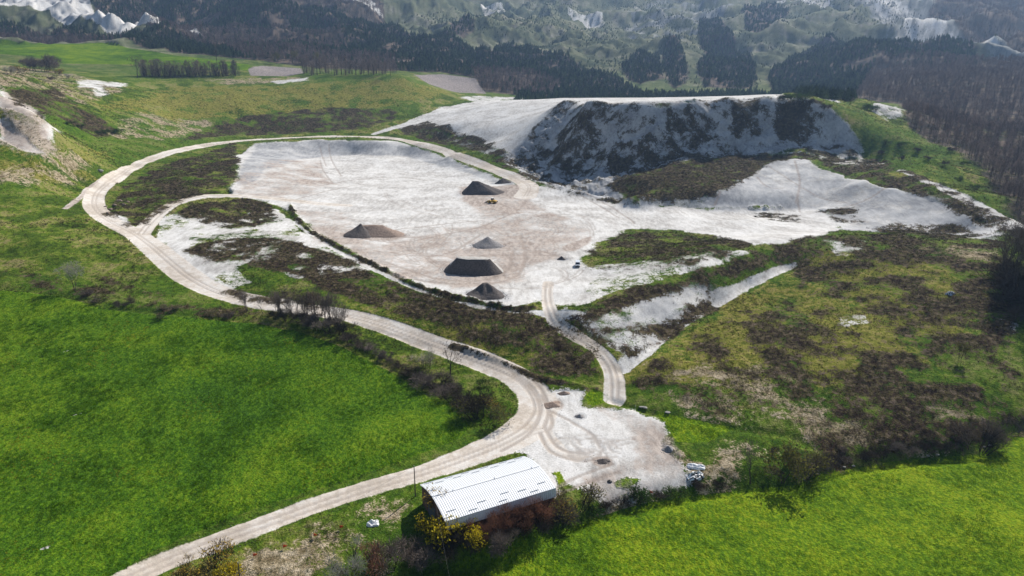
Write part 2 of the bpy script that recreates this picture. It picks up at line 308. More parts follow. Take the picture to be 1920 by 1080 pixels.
# loader and truck tracks sweeping over the working floor
tr = random.Random(5)
for q in range(70):
    cx, cy = tr.choice(((888,512),(915,462),(690,440),(905,362),(800,470),(960,440),(940,500),(1000,470),(1040,430),(860,420),(1120,840),(1080,830)))
    a0 = tr.uniform(0, 6.28); n = tr.randint(5, 9); ra = tr.uniform(60, 170) if cy < 700 else tr.uniform(20, 60); sw = tr.uniform(.6, 2.2)*tr.choice((-1, 1)); ox, oy = tr.gauss(0, 25), tr.gauss(0, 8)
    w = [(cx+ox+ra*math.cos(a0+sw*t/n), cy+oy+ra*.30*math.sin(a0+sw*t/n)) for t in range(n+1)]
    P, _ = wline(w); inside = inpoly_(quarry_poly if cy < 700 else yard_poly, P[:, 0], P[:, 1])
    if inside.mean() < .8: continue
    for o in (.9, -.9):
        t_ = np.gradient(P, axis=0); t_ /= np.linalg.norm(t_, axis=1)[:, None]+1e-9; s, d = sd_line(P+np.stack([-t_[:, 1], t_[:, 0]], 1)*o, .35); put('rut', d, s, soft=.6, level=tr.uniform(.45, .72))
for (u, v, rr, k_) in ((888,510,14,'gravel'),(915,461,9,'gravel'),(912,553,9,'gravel'),(674,442,10,'gravel'),(712,441,14,'dirt'),(905,361,19,'gravel'),(943,343,9,'gravel'),(1053,486,3,'gravel'),(1087,781,2,'gravel'),(1130,865,2.6,'dirt'),(1036,759,3.4,'dirt')):
    P = hit([(u-rr*.3, v), (u+rr*.3, v)]); s, d = sd_line(P, rr*.95); put(k_, d, s, soft=rr*.28, level=.85)
# two wheel lines along the roads
def offset_line(P, o):
    t = np.gradient(P, axis=0); t /= np.linalg.norm(t, axis=1)[:, None]+1e-9; return P+np.stack([-t[:, 1], t[:, 0]], 1)*o
for P, o in ((road_main, .95), (road_main, -.95), (road_inner, 1.1), (road_inner, -1.1), (road_track, .9), (road_track, -.9)):
    s, d = sd_line(offset_line(P, o), .45); put('rut', d, s, soft=.5, level=.62)
# erosion rills on the white floor and slopes
for w in ([(560,372),(640,352),(700,345),(760,350)], [(590,350),(660,338),(740,332),(800,338)], [(600,300),(606,320),(625,345)], [(616,270),(622,300),(640,330)], [(600,275),(605,295),(612,312)], [(1100,360),(1140,385),(1180,410),(1190,420)], [(1080,360),(1130,390),(1160,408)], [(1490,300),(1500,340),(1492,380)], [(1420,330),(1440,350),(1470,352)], [(1440,310),(1530,365),(1590,380)], [(1340,385),(1345,372),(1350,360)], [(1495,365),(1497,385),(1500,398)], [(1560,395),(1620,375),(1660,352)]):
    stripe('rut', w, .7, soft=.9, level=.85)
P_, _ = wline([(850,648),(915,667),(974,693),(1020,712),(1080,724),(1120,730)]); s, d = sd_line(P_, .7); put('scrub', d, s, soft=1.2, level=.78)
P_, _ = wline(BERM); s, d = sd_line(P_, .9); put('scrub', d, s, soft=1.6, level=.78); LAY['clay'][s] = np.minimum(LAY['clay'][s], np.clip(.5-d/2, -1, 1.5))

# dry brown scrub, olive sward and dead straw
SC = lambda px, lv, soft=3.5: area('scrub', px, lv, soft)
SC([(330,402),(380,378),(460,371),(510,385),(520,412),(470,424),(430,428),(370,415)], .72)
SC([(355,470),(420,446),(540,450),(640,482),(720,522),(800,552),(900,580),(1000,592),(1060,640),(1110,665),(1122,705),(1080,706),(1000,680),(900,640),(800,605),(700,575),(620,545),(540,512),(450,490),(400,492)], .74)
SC([(430,545),(560,545),(640,570),(520,568),(450,560)], .55)
SC([(205,392),(240,345),(300,312),(380,290),(440,268),(446,300),(440,335),(400,358),(330,378),(270,420),(240,410)], .66)
SC([(1060,595),(1180,548),(1330,508),(1450,462),(1520,441),(1500,485),(1400,515),(1330,525),(1180,580),(1100,610)], .95)
SC([(1500,445),(1700,440),(1880,452),(1905,520),(1905,600),(1850,660),(1780,640),(1700,600),(1600,600),(1520,560),(1490,515)], .58)
SC([(1080,610),(1130,640),(1180,675),(1235,650),(1335,575),(1330,545),(1290,590),(1180,620)], .62)
SC([(1190,720),(1250,660),(1350,600),(1500,560),(1700,590),(1850,650),(1900,700),(1860,780),(1700,800),(1500,790),(1300,770)], .46)
SC([(1480,700),(1560,690),(1600,720),(1700,690),(1760,720),(1720,790),(1560,790)], .54)
SC([(1110,470),(1180,432),(1330,440),(1400,456),(1350,482),(1250,500),(1150,507),(1100,500)], .54)
SC([(1130,345),(1230,322),(1310,300),(1400,281),(1500,288),(1440,310),(1390,340),(1340,367),(1250,376),(1170,368)], .86)
SC([(450,218),(600,202),(745,205),(735,228),(690,243),(550,250),(430,252),(330,265)], .64)
SC([(750,241),(800,227),(880,250),(930,268),(910,285),(820,268),(760,252)], .8)
SC(CLIFF, .38, 6); SC([(1150,300),(1300,285),(1560,290),(1620,300),(1500,300),(1300,310),(1150,345)], .6)
SC([(900,275),(980,290),(1080,345),(1000,335),(930,305)], .56)
SC([(1050,230),(1110,215),(1130,260),(1090,300),(1030,310)], .68); SC([(1150,260),(1260,240),(1300,290),(1220,330),(1130,320)], .72)
SC([(1250,200),(1290,200),(1330,250),(1310,280),(1250,240)], .66); SC([(1370,195),(1420,190),(1430,235),(1380,240)], .72); SC([(1450,190),(1520,190),(1540,250),(1480,265),(1450,240)], .85)
SC([(1640,425),(1700,418),(1800,422),(1850,440),(1800,448),(1650,434)], .72); SC([(1540,395),(1600,390),(1615,420),(1580,415)], .5)
SC([(1500,280),(1620,290),(1750,340),(1880,410),(1900,440),(1860,430),(1780,385),(1680,350),(1580,325)], .6)
SC([(20,175),(100,165),(180,215),(230,250),(180,255),(110,220),(30,200)], .62)
SC([(200,400),(240,390),(262,420),(240,424)], .5); SC([(300,560),(180,510),(200,530),(300,560),(420,590),(300,590)], .5)
SC([(0,520),(130,545),(300,580),(480,594),(470,586),(300,566),(150,535),(0,505)], .52)
SC([(1410,400),(1490,402),(1500,418),(1440,412)], .5)
SC([(1530,820),(1620,790),(1760,790),(1880,770),(1920,780),(1860,818),(1740,846),(1560,872)], .62)
OL = lambda px, lv: area('olive', px, lv, 10.0)
OL([(1180,690),(1300,620),(1480,510),(1560,470),(1700,470),(1820,560),(1750,680),(1600,740),(1350,720)], .66)
OL([(200,200),(330,165),(560,160),(760,150),(850,175),(700,200),(450,215),(330,225)], .62)
OL([(0,280),(100,300),(200,280),(120,330),(0,340)], .55); OL([(0,210),(90,270),(200,330),(60,320)], .55)
OL([(1560,300),(1700,330),(1600,310),(1640,290)], .6); OL([(660,560),(900,600),(1050,680),(900,650)], .5)
ST = lambda px, lv: area('straw', px, lv-.06, 6.0)
ST([(440,1080),(480,1045),(560,1010),(650,985),(760,950),(800,960),(770,1010),(650,1060),(560,1090)], .66)
ST([(1230,690),(1400,680),(1560,720),(1700,760),(1860,800),(1700,830),(1500,800),(1300,770)], .42)
ST([(1130,935),(1250,900),(1330,870),(1400,850),(1380,900),(1280,915),(1180,930)], .6)
ST([(100,300),(150,300),(120,340),(0,345),(0,335)], .6); ST([(260,215),(400,230),(300,260),(200,250)], .5); ST([(380,150),(560,145),(560,152),(420,158)], .6)
ST([(0,120),(140,140),(230,170),(150,190),(60,170),(0,160)], .55); ST([(1700,470),(1870,455),(1840,480)], .55)
ST([(930,540),(1010,520),(1020,560),(960,575)], .62)
GC = lambda px, lv=.9, soft=4.0: area('gravel', px, lv, soft)   # grey clay of the cut faces, greyed further to carry their shade
GC(CLIFF, 1.1); GC([(480,270),(600,263),(740,266),(800,283),(900,323),(975,350),(930,342),(850,316),(760,293),(660,290),(600,294),(560,300),(500,318),(470,345),(440,350),(452,320)], .85)
GC(WSLOPE, .62, 8); GC([(1200,368),(1330,366),(1440,366),(1530,385),(1540,392),(1440,390),(1330,389),(1200,384)], 1.0, 2); GC([(1330,366),(1400,340),(1450,345),(1480,365),(1400,372)], .9)
GC([(0,0),(130,-5),(175,20),(212,44),(120,40),(60,20),(0,22)], .55, 12); GC([(780,244),(900,270),(960,292),(1000,300),(960,300),(880,278)], .8); GC([(1080,600),(1200,553),(1325,536),(1345,560),(1235,645),(1180,672),(1130,642)], .6)
area('dirt', [(0,160),(40,190),(80,215),(100,300),(0,275)], .75, 5); area('dirt', [(560,300),(470,345),(440,360),(540,375),(620,345)], .6, 8)
area('dirt', [(1100,760),(1240,790),(1250,830),(1280,880),(1240,920),(1140,935),(1100,900),(1200,860),(1180,800)], .56, 2.5)

for q in ([(1096,742),(1110,728),(1128,735),(1150,748),(1125,758),(1105,765)], [(1035,885),(1052,880),(1062,905),(1050,912)], [(1150,905),(1175,895),(1200,900),(1180,915),(1155,915)], [(1230,770),(1300,785),(1380,805),(1330,830),(1270,830),(1250,800)]):
    cut('clay', q, 4); area('lush', q, soft=1.0); area('crop', q, level=.72, soft=1.6)
# tilled marks: bare furrows in the right-hand field
for w in ([(1240,1085),(1400,1032),(1600,975),(1800,930),(1930,905)], [(1240,1074),(1400,1022),(1600,965),(1800,922),(1930,897)], [(1585,1035),(1640,1085)], [(1605,1032),(1660,1085)]):
    P, _ = wline(w); s, d = sd_line(P, .25); put('straw', d, s, soft=.4, level=.72); H[s] -= .15*np.clip(d+.5, 0, .5)
for (u, v, a) in ((1530,918,2.2),(1690,915,1.5),(1708,908,1.6),(1600,910,2.0),(1910,870,2),(1650,1015,1.0),(1180,1060,3),(1200,1020,2.0),(1470,935,1.8),(122,660,1.0),(145,778,1.2),(85,1030,1.0)):
    P = hit([(u-5*a, v+1), (u+5*a, v-2)]); s, d = sd_line(P, .25*a); put('wood' if u > 1000 else 'clay', d, s, soft=.6, level=.62)
# stream water and stones seen in the ditch: pale bed

# woods
PINE_P = [[(-60,38),(0,40),(130,52),(210,62),(330,66),(405,68),(330,50),(215,36),(175,15),(150,-25),(500,-25),(640,20),(720,42),(800,72),(850,72),(880,90),(925,108),(930,75),(960,72),(1020,98),(1100,125),(1180,160),(1205,178),(1100,181),(1000,182),(905,170),(895,146),(835,136),(770,134),(690,128),(570,124),(470,112),(330,98),(240,82),(130,76),(0,77),(-60,78)],
          [(1312,36),(1345,38),(1375,70),(1410,100),(1420,150),(1400,168),(1320,166),(1305,130),(1330,100),(1308,70)], [(1165,128),(1200,105),(1235,110),(1245,150),(1200,160),(1170,145)], [(1245,95),(1275,95),(1290,150),(1265,168),(1240,130)],
          [(1450,170),(1440,140),(1500,80),(1560,60),(1640,70),(1640,130),(1600,190),(1540,186)], [(1640,80),(1700,75),(1830,95),(1830,130),(1700,130),(1640,120)], [(845,45),(880,42),(892,62),(870,72),(845,70)], [(1390,30),(1450,0),(1480,20),(1440,60),(1400,60)]]
BARE_P = [[(-60,55),(0,50),(120,58),(230,68),(230,80),(0,78),(-60,78)], [(410,86),(560,92),(740,108),(745,134),(600,128),(470,112)], [(880,130),(1000,135),(1060,160),(1020,181),(905,172)],
          [(1600,185),(1640,120),(1750,110),(1940,110),(2100,200),(2100,420),(1930,420),(1880,375),(1840,320),(1770,275),(1725,250),(1700,225),(1690,195),(1640,190)], [(1780,-20),(1960,-20),(1960,110),(1840,75),(1740,30)], [(230,10),(420,40),(640,60),(640,90),(420,84),(280,60)], [(420,-25),(640,-25),(720,10),(720,45),(640,25),(500,-5)]]
STRIP = np.array([unpd(u, 190, 955)[:2] for u in range(960, 1600, 40)] + [unpd(u, 170, 1150)[:2] for u in range(1580, 950, -40)])
pine_w = [area('wood', q, level=.9, soft=10) for q in PINE_P]; bare_w = [area('wood', q, level=.8, soft=10) for q in BARE_P]; pine_w.append(STRIP)

# ragged natural edges: patchiness of the cover, in plan
def nrm(a): return np.clip((a-.5)*2.3, -.6, .6)
SCALE_FAR = np.clip(GR/350, 1, 3.5)
for n_, (k_, am, sc) in enumerate((('scrub', .75, 9), ('clay', .42, 11), ('straw', .8, 10), ('olive', .8, 16), ('dirt', .55, 14), ('gravel', .5, 13), ('wood', .4, 30), ('grey', .8, 40), ('road', .10, 4), ('crop', .04, 5))):
    LAY[k_] += (am*(nrm(fbm(GX/sc, (GY+.9*H)/sc, 100+n_*7, 5, .62)))).astype(np.float32)
NOI = {'nL': fbm(GX/80, GY/80, 201, 4), 'nM': fbm(GX/12, (GY+.9*H)/12, 211, 5, .6), 'nG': fbm(GX/55, GY/55, 221, 6, .65)}

# ------------------------------------------------------------------ relief detail
def M(k, e=.12): return sstep(.5-e, .5+e, LAY[k])
farw = sstep(1150, 1700, GR)*(1-M('crop'))*(1-M('plough'))
rid = ridged(GX/260, GY/260, 3, 5); H += (rid-.62)*85*farw + (ridged(GX/75, GY/110, 13, 5)-.6)*30*farw + (fbm(GX/60, GY/60, 9, 4)-.5)*16*farw
cm = np.zeros(H.shape, np.float32); s, d = sd_poly(cliff_poly, 10); cm[s] = sstep(-2, 14, d)
bm_ = np.zeros(H.shape, np.float32); s, d = sd_poly(bad_poly, 30); bm_[s] = sstep(-10, 25, d)
wx = GX*.93 - GY*.36; wy = GX*.36 + GY*.93
H0 = H.copy(); gx_ = GX-.75*H0; gy_ = GY+.9*H0; H -= cm*((1-ridged(gx_/30, gy_/95, 21, 5))*13 + (fbm(GX/9, gy_/9, 31, 5)-.5)*8 + (ridged(GX/4.2, gy_/6, 37, 3)-.6)*2.2)*np.clip((74-H)/12, 0, 1)
H += bm_*(ridged(wx/75, wy/300, 41, 4)-.6)*55
sm = np.zeros(H.shape, np.float32); s, d = sd_poly(wslope_poly, 6); sm[s] = sstep(0, 10, d); H -= sm*(1-ridged(wx/14, wy/50, 51, 3))*1.2
nearw = 1-sstep(500, 1200, GR)
off_road = 1-np.maximum(M('road', .3), 0)
rough = np.clip(1-M('clay')-M('road', .3)-M('crop')-M('plough'), 0, 1)
H += rough*nearw*((fbm(GX/14, GY/14, 5, 4)-.5)*1.6 + (fbm(GX/2.6, GY/2.6, 6, 3)-.5)*.55)
H += M('scrub')*nearw*(fbm(GX/1.9, GY/1.9, 12, 2)-.35)*.7
H += M('crop')*nearw*((fbm(GX/9, GY/9, 15, 3)-.5)*.5 + (fbm(GX/2.4, GY/3.2, 16, 3)-.5)*.55)
H += M('clay')*(1-cm)*(1-M('road', .3))*nearw*((fbm(GX/8, GY/8, 25, 4)-.5)*.5)
H -= M('rut')*nearw*.12
nr_ = np.zeros(H.shape, np.float32); s, d = sd_line(road_main, 6, 45); nr_[s] = 1-sstep(4, 40, -d)
hillside = rough*(1-nr_)*sstep(330, 420, GR)*(1-sstep(850, 1000, GR)); H += hillside*(fbm(GX/38, GY/38, 61, 4)-.5)*7
del hillside
shed_c = np.array([-5.3, 130.1]); yd = np.hypot(GX-shed_c[0], GY-shed_c[1]); k = 1-sstep(11, 18, yd); H = H*(1-k) + 0.0*k   # level pad under the shed
def gz(x, y): return float(samp(H, [x], [y])[0])

# ------------------------------------------------------------------ node material helpers
class Mat:
    def __init__(s, name):
        s.m = bpy.data.materials.new(name); s.m.use_nodes = True; s.t = s.m.node_tree; s.n = s.t.nodes
        s.b = s.n['Principled BSDF']; s.b.inputs['Roughness'].default_value = .9; s.b.inputs['Specular IOR Level'].default_value = .02
        s.pos = None
    def new(s, ty): return s.n.new(ty)
    def set(s, sock, v):
        if hasattr(v, 'is_linked') or isinstance(v, bpy.types.NodeSocket): s.t.links.new(v, sock)
        elif isinstance(v, (tuple, list)) and len(v) == 3 and sock.type == 'RGBA': sock.default_value = (*v, 1)
        else: sock.default_value = v
    def math(s, op, a, b=0.0, c=None, clamp=False):
        n = s.new('ShaderNodeMath'); n.operation = op; n.use_clamp = clamp; s.set(n.inputs[0], a); s.set(n.inputs[1], b)
        if c is not None: s.set(n.inputs[2], c)
        return n.outputs[0]
    def mix(s, f, a, b, mode='MIX'):
        n = s.new('ShaderNodeMix'); n.data_type = 'RGBA'; n.blend_type = mode
        s.set(n.inputs[0], f); s.set(n.inputs[6], a); s.set(n.inputs[7], b); return n.outputs[2]
    def attr(s, k):
        n = s.new('ShaderNodeAttribute'); n.attribute_name = k; return n.outputs['Fac']
    def noise(s, scale, detail=4, rough=.55, stretch=None, obj=False):
        n = s.new('ShaderNodeTexNoise'); n.inputs['Scale'].default_value = scale; n.inputs['Detail'].default_value = detail; n.inputs['Roughness'].default_value = rough
        if obj: s.t.links.new(s.new('ShaderNodeTexCoord').outputs['Object'], n.inputs['Vector'])
        else:
            p = s.new('ShaderNodeNewGeometry').outputs['Position']
            if stretch:
                mp = s.new('ShaderNodeMapping'); mp.inputs['Scale'].default_value = stretch[0]; mp.inputs['Rotation'].default_value = (0, 0, stretch[1]); s.t.links.new(p, mp.inputs['Vector']); p = mp.outputs[0]
            s.t.links.new(p, n.inputs['Vector'])
        return n.outputs['Fac']
    def ramp(s, f, *stops):
        n = s.new('ShaderNodeValToRGB'); e = n.color_ramp.elements
        while len(e) < len(stops): e.new(.5)
        for i, (p, c) in enumerate(stops): e[i].position = p; e[i].color = (*c, 1)
        s.t.links.new(f, n.inputs[0]); return n.outputs[0]
    def sst(s, v, a, b):
        n = s.new('ShaderNodeMapRange'); n.interpolation_type = 'SMOOTHSTEP'; s.set(n.inputs[0], v); n.inputs[1].default_value = a; n.inputs[2].default_value = b; return n.outputs[0]
    def bump(s, h, strength=.3, dist=.1):
        n = s.new('ShaderNodeBump'); n.inputs['Strength'].default_value = strength; n.inputs['Distance'].default_value = dist; s.t.links.new(h, n.inputs['Height']); s.t.links.new(n.outputs[0], s.b.inputs['Normal'])
    def color(s, c): s.set(s.b.inputs['Base Color'], c)
    def rnd(s): return s.new('ShaderNodeObjectInfo').outputs['Random']

def ground_material():
    m = Mat('ground cover')
    st = lambda v: m.sst(v, .28, .72)
    nL = m.attr('nL'); nM = st(m.attr('nM')); nG = st(m.attr('nG')); nS = st(m.noise(.5, 3, .65)); nF = st(m.noise(2.2, 2, .7))
    nst = st(m.noise(.5, 5, .68, ((1.0, .3, 1), .5)))
    edge = m.math('ADD', m.math('MULTIPLY', nS, .5), m.math('MULTIPLY', nF, .5))
    def mask(k, amp, e, lo=None):
        v = m.math('ADD', m.attr(k), m.math('MULTIPLY', m.math('SUBTRACT', edge if lo is None else lo, .5), amp)); return m.sst(v, .5-e, .5+e)
    def two(a, b, w): return m.math('ADD', m.math('MULTIPLY', a, w), m.math('MULTIPLY', b, 1-w))
    # rough sward
    c = m.ramp(two(nM, nS, .55), (.15, (.040, .072, .009)), (.42, (.085, .135, .013)), (.62, (.145, .18, .026)), (.88, (.25, .215, .09)))
    c = m.mix(m.math('MULTIPLY', m.sst(nL, .42, .6), .55), c, m.ramp(nS, (.2, (.042, .10, .009)), (.8, (.088, .155, .014))))
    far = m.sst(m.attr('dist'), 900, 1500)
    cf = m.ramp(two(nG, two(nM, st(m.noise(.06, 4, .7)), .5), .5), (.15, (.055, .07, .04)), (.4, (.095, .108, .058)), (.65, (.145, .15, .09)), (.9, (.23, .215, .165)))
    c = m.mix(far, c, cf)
    c = m.mix(mask('grey', .5, .15), c, m.ramp(nM, (.2, (.12, .13, .125)), (.8, (.29, .29, .275))))
    c = m.mix(mask('olive', .7, .2), c, m.ramp(nS, (.1, (.11, .12, .018)), (.5, (.185, .185, .032)), (.9, (.26, .22, .07))))
    c = m.mix(mask('straw', .8, .15), c, m.ramp(nS, (.1, (.17, .13, .075)), (.5, (.29, .235, .15)), (.9, (.42, .35, .25))))
    c = m.mix(mask('wood', .5, .2), c, m.ramp(nM, (.2, (.05, .042, .034)), (.8, (.15, .115, .09))))
    crop = m.ramp(two(two(nM, st(nL), .45), st(m.noise(1.3, 3, .7, ((1, .6, 1), .4))), .5), (.2, (.024, .064, .005)), (.45, (.048, .112, .007)), (.65, (.085, .16, .008)), (.9, (.135, .20, .012)))
    crop = m.mix(m.sst(m.attr('lush'), .4, .6), crop, m.mix(1.0, crop, (1.5, 1.28, 1.0), 'MULTIPLY'))
    c = m.mix(mask('crop', .12, .05), c, crop)
    c = m.mix(mask('plough', .3, .1), c, m.ramp(nst, (.2, (.20, .175, .165)), (.8, (.30, .265, .25))))
    clay = m.ramp(two(nst, two(nM, nF, .6), .45), (.1, (.33, .31, .29)), (.35, (.48, .46, .435)), (.6, (.60, .585, .56)), (.9, (.70, .685, .665)))
    c = m.mix(mask('clay', .5, .07), c, clay)
    c = m.mix(m.math('MULTIPLY', mask('gravel', .5, .25, two(nst, nS, .5)), .9), c, m.ramp(two(nst, nM, .5), (.15, (.25, .255, .265)), (.5, (.36, .362, .37)), (.85, (.48, .475, .47))))
    c = m.mix(m.math('MULTIPLY', mask('dirt', .6, .3, two(nst, nS, .6)), .85), c, m.ramp(nst, (.2, (.27, .215, .18)), (.8, (.44, .37, .32))))
    c = m.mix(mask('road', .25, .12), c, m.ramp(two(nM, nS, .5), (.2, (.47, .41, .345)), (.5, (.58, .52, .455)), (.8, (.65, .61, .56))))
    c = m.mix(m.math('MULTIPLY', mask('rut', .6, .3), .6), c, (.29, .24, .205))
    c = m.mix(mask('scrub', .8, .12), c, m.ramp(nS, (.1, (.022, .016, .011)), (.45, (.048, .033, .024)), (.65, (.062, .055, .02)), (.92, (.12, .09, .065))))
    smoothness = m.math('MAXIMUM', m.sst(m.attr('clay'), .4, .7), m.sst(m.attr('road'), .3, .6))
    m.color(m.mix(m.math('SUBTRACT', .45, m.math('MULTIPLY', smoothness, .33)), c, m.mix(1.0, c, m.ramp(nF, (.1, (.5, .5, .5)), (.9, (1.5, 1.5, 1.5))), 'MULTIPLY')))
    m.bump(m.math('MULTIPLY', edge, m.math('SUBTRACT', 1.0, m.math('MULTIPLY', smoothness, .85))), .6, .5)
    return m.m
GROUND = ground_material()

# ------------------------------------------------------------------ the ground sheet, divided where the land use changes
def tag(o, label=None, cat=None, group=None, kind=None):
    if label: o['label'] = label
    if cat: o['category'] = cat
    if group: o['group'] = group
    if kind: o['kind'] = kind
    return o
CLS = np.zeros(H.shape, np.int8)     # 0 grassland
def setc(P, k, m=2):
    s, d = sd_poly(P, m); CLS[s] = np.where(d > 0, k, CLS[s])
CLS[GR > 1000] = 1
setc(quarry_poly, 2); setc(yard_poly, 9); setc(plateau_poly, 3); setc(cliff_poly, 4); setc(wslope_poly, 10)
setc(PA, 5); setc(PB, 6); setc(PC, 7); setc(PP1, 8); setc(PP2, 12); setc(bad_poly, 13)
CLS[LAY['road'] > .5] = 11
NAMES = {0: 'grassland', 1: 'mountain', 2: 'quarry_floor', 3: 'quarry_plateau', 4: 'quarry_cliff', 5: 'crop_field', 6: 'crop_field', 7: 'crop_field', 8: 'ploughed_field', 9: 'gravel_yard', 10: 'quarry_slope', 11: 'dirt_road', 12: 'ploughed_field', 13: 'badland_ridge'}
LABELS = {0: 'rough green and brown grassland and scrub slopes round the quarry', 1: 'hazy grey green mountainside rising beyond the quarry', 2: 'white clay floor of the quarry', 3: 'flat white clay plateau on top of the quarry cliff', 4: 'gullied grey clay cliff of the quarry', 5: 'bright green crop field inside the bend of the road', 6: 'bright green crop field across the ditch from the shed', 7: 'pale green sloping field below the forest', 8: 'grey ploughed field beside the pale green field', 9: 'white gravel yard beside the metal roofed shed', 10: 'bare pale clay slope below the scrub hill', 11: 'pale dirt haul road looping round the quarry', 12: 'grey ploughed field at the foot of the pine forest', 13: 'white eroded badland ridge above the woods'}
ii, jj = np.meshgrid(np.arange(NR-1), np.arange(NT-1), indexing='ij')
v0 = (ii*NT+jj).ravel(); QUAD = np.stack([v0, v0+1, v0+NT+1, v0+NT], 1)
VX = np.stack([GX.ravel(), GY.ravel(), H.ravel()], 1).astype(np.float32)
dRx = np.gradient(np.stack([GX, GY, H], 2), axis=0); dTx = np.gradient(np.stack([GX, GY, H], 2), axis=1)
NRM = np.cross(dTx, dRx).reshape(-1, 3); NRM /= np.linalg.norm(NRM, axis=1)[:, None]+1e-12
flip = NRM[:, 2] < 0; NRM[flip] *= -1
QC = CLS[:-1, :-1].ravel()
def raw_mesh(name, V, F):
    me = bpy.data.meshes.new(name); k = F.shape[1]
    me.vertices.add(len(V)); me.vertices.foreach_set('co', np.ascontiguousarray(V, np.float32).ravel())
    me.loops.add(F.size); me.loops.foreach_set('vertex_index', np.ascontiguousarray(F, np.int32).ravel())
    me.polygons.add(len(F)); me.polygons.foreach_set('loop_start', np.arange(0, F.size, k, dtype=np.int32)); me.polygons.foreach_set('loop_total', np.full(len(F), k, np.int32))
    me.update(calc_edges=True); return me
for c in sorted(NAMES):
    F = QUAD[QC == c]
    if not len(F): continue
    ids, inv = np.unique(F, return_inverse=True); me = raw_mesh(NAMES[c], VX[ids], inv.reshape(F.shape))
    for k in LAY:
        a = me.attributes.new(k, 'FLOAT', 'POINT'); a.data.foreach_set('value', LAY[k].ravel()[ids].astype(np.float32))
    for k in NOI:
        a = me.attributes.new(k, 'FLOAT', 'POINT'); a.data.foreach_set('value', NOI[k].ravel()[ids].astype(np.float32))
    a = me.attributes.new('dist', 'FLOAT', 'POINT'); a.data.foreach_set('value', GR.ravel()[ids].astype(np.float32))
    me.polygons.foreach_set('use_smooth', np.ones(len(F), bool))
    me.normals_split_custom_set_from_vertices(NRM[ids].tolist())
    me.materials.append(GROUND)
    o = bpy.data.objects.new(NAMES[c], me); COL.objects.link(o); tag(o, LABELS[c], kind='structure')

# ------------------------------------------------------------------ mesh builder
class MB:
    def __init__(s): s.v = []; s.f = []; s.mi = []
    def face(s, idx, mi=0): s.f.append(tuple(idx)); s.mi.append(mi)
    def box(s, c, sz, mi=0, taper=1.0, rz=0.0):
        b = len(s.v); ca, sa = math.cos(rz), math.sin(rz)
        for z in (-.5, .5):
            k = taper if z > 0 else 1.0
            for x, y in ((-.5, -.5), (.5, -.5), (.5, .5), (-.5, .5)):
                X, Y = x*sz[0]*k, y*sz[1]*k; s.v.append((c[0]+X*ca-Y*sa, c[1]+X*sa+Y*ca, c[2]+z*sz[2]))
        for f in ((3, 2, 1, 0), (4, 5, 6, 7), (0, 1, 5, 4), (1, 2, 6, 5), (2, 3, 7, 6), (3, 0, 4, 7)): s.face([b+i for i in f], mi)
        return s
    def prism(s, prof, y0, y1, mi=0):             # profile in x,z swept along y
        b = len(s.v); n = len(prof)
        for y in (y0, y1): s.v += [(x, y, z) for x, z in prof]
        for i in range(n): j = (i+1) % n; s.face((b+i, b+j, b+n+j, b+n+i), mi)
        s.face(range(b+n-1, b-1, -1), mi); s.face(range(b+n, b+2*n), mi); return s
    def tube(s, p, q, r0, r1, n=5, mi=0, cap=False):
        p = Vector(p); q = Vector(q); d = (q-p)
        if d.length < 1e-6: return s
        d.normalize(); a = d.orthogonal().normalized(); c = d.cross(a); b = len(s.v)
        for o, r in ((p, r0), (q, r1)):
            for i in range(n):
                t = 2*math.pi*i/n; s.v.append(tuple(o+(a*math.cos(t)+c*math.sin(t))*r))
        for i in range(n): j = (i+1) % n; s.face((b+i, b+j, b+n+j, b+n+i), mi)
        if cap: s.face(range(b+n-1, b-1, -1), mi); s.face(range(b+n, b+2*n), mi)
        return s
    def blade(s, p, d, w, mi=0, side=None):       # one thin leaf or twig, a tapering strip
        p = Vector(p); d = Vector(d); a = (Vector(side) if side is not None else d.orthogonal()); a = a.normalized()*w*.5; b = len(s.v)
        s.v += [tuple(p-a), tuple(p+a), tuple(p+d)]; s.face((b, b+1, b+2), mi); return s
    def leaf(s, c, size, R_, mi=0):
        a = Vector((R_.gauss(0, 1), R_.gauss(0, 1), R_.gauss(0, 1))).normalized(); t = a.orthogonal().normalized(); u = a.cross(t); b = len(s.v); c = Vector(c); h = size*.5
        k = R_.uniform(.5, 1)
        s.v += [tuple(c-t*h), tuple(c+u*h*k), tuple(c+t*h), tuple(c-u*h*k)]; s.face((b, b+1, b+2, b+3), mi); return s
    def mesh(s, name, *mats, smooth=False):
        me = bpy.data.meshes.new(name); me.from_pydata(s.v, [], s.f)
        for m in mats: me.materials.append(m)
        me.polygons.foreach_set('material_index', s.mi)
        if smooth: me.polygons.foreach_set('use_smooth', [True]*len(s.f))
        me.update(); return me
def link(name, me, parent=None, loc=None):
    o = bpy.data.objects.new(name, me); COL.objects.link(o); o.parent = parent
    if loc is not None: o.location = loc
    return o
def empty(name, loc, rz=0.0, sc=1.0):
    o = bpy.data.objects.new(name, None); COL.objects.link(o); o.location = loc; o.rotation_euler = (0, 0, rz); o.scale = (sc,)*3; o.empty_display_size = .5; return o

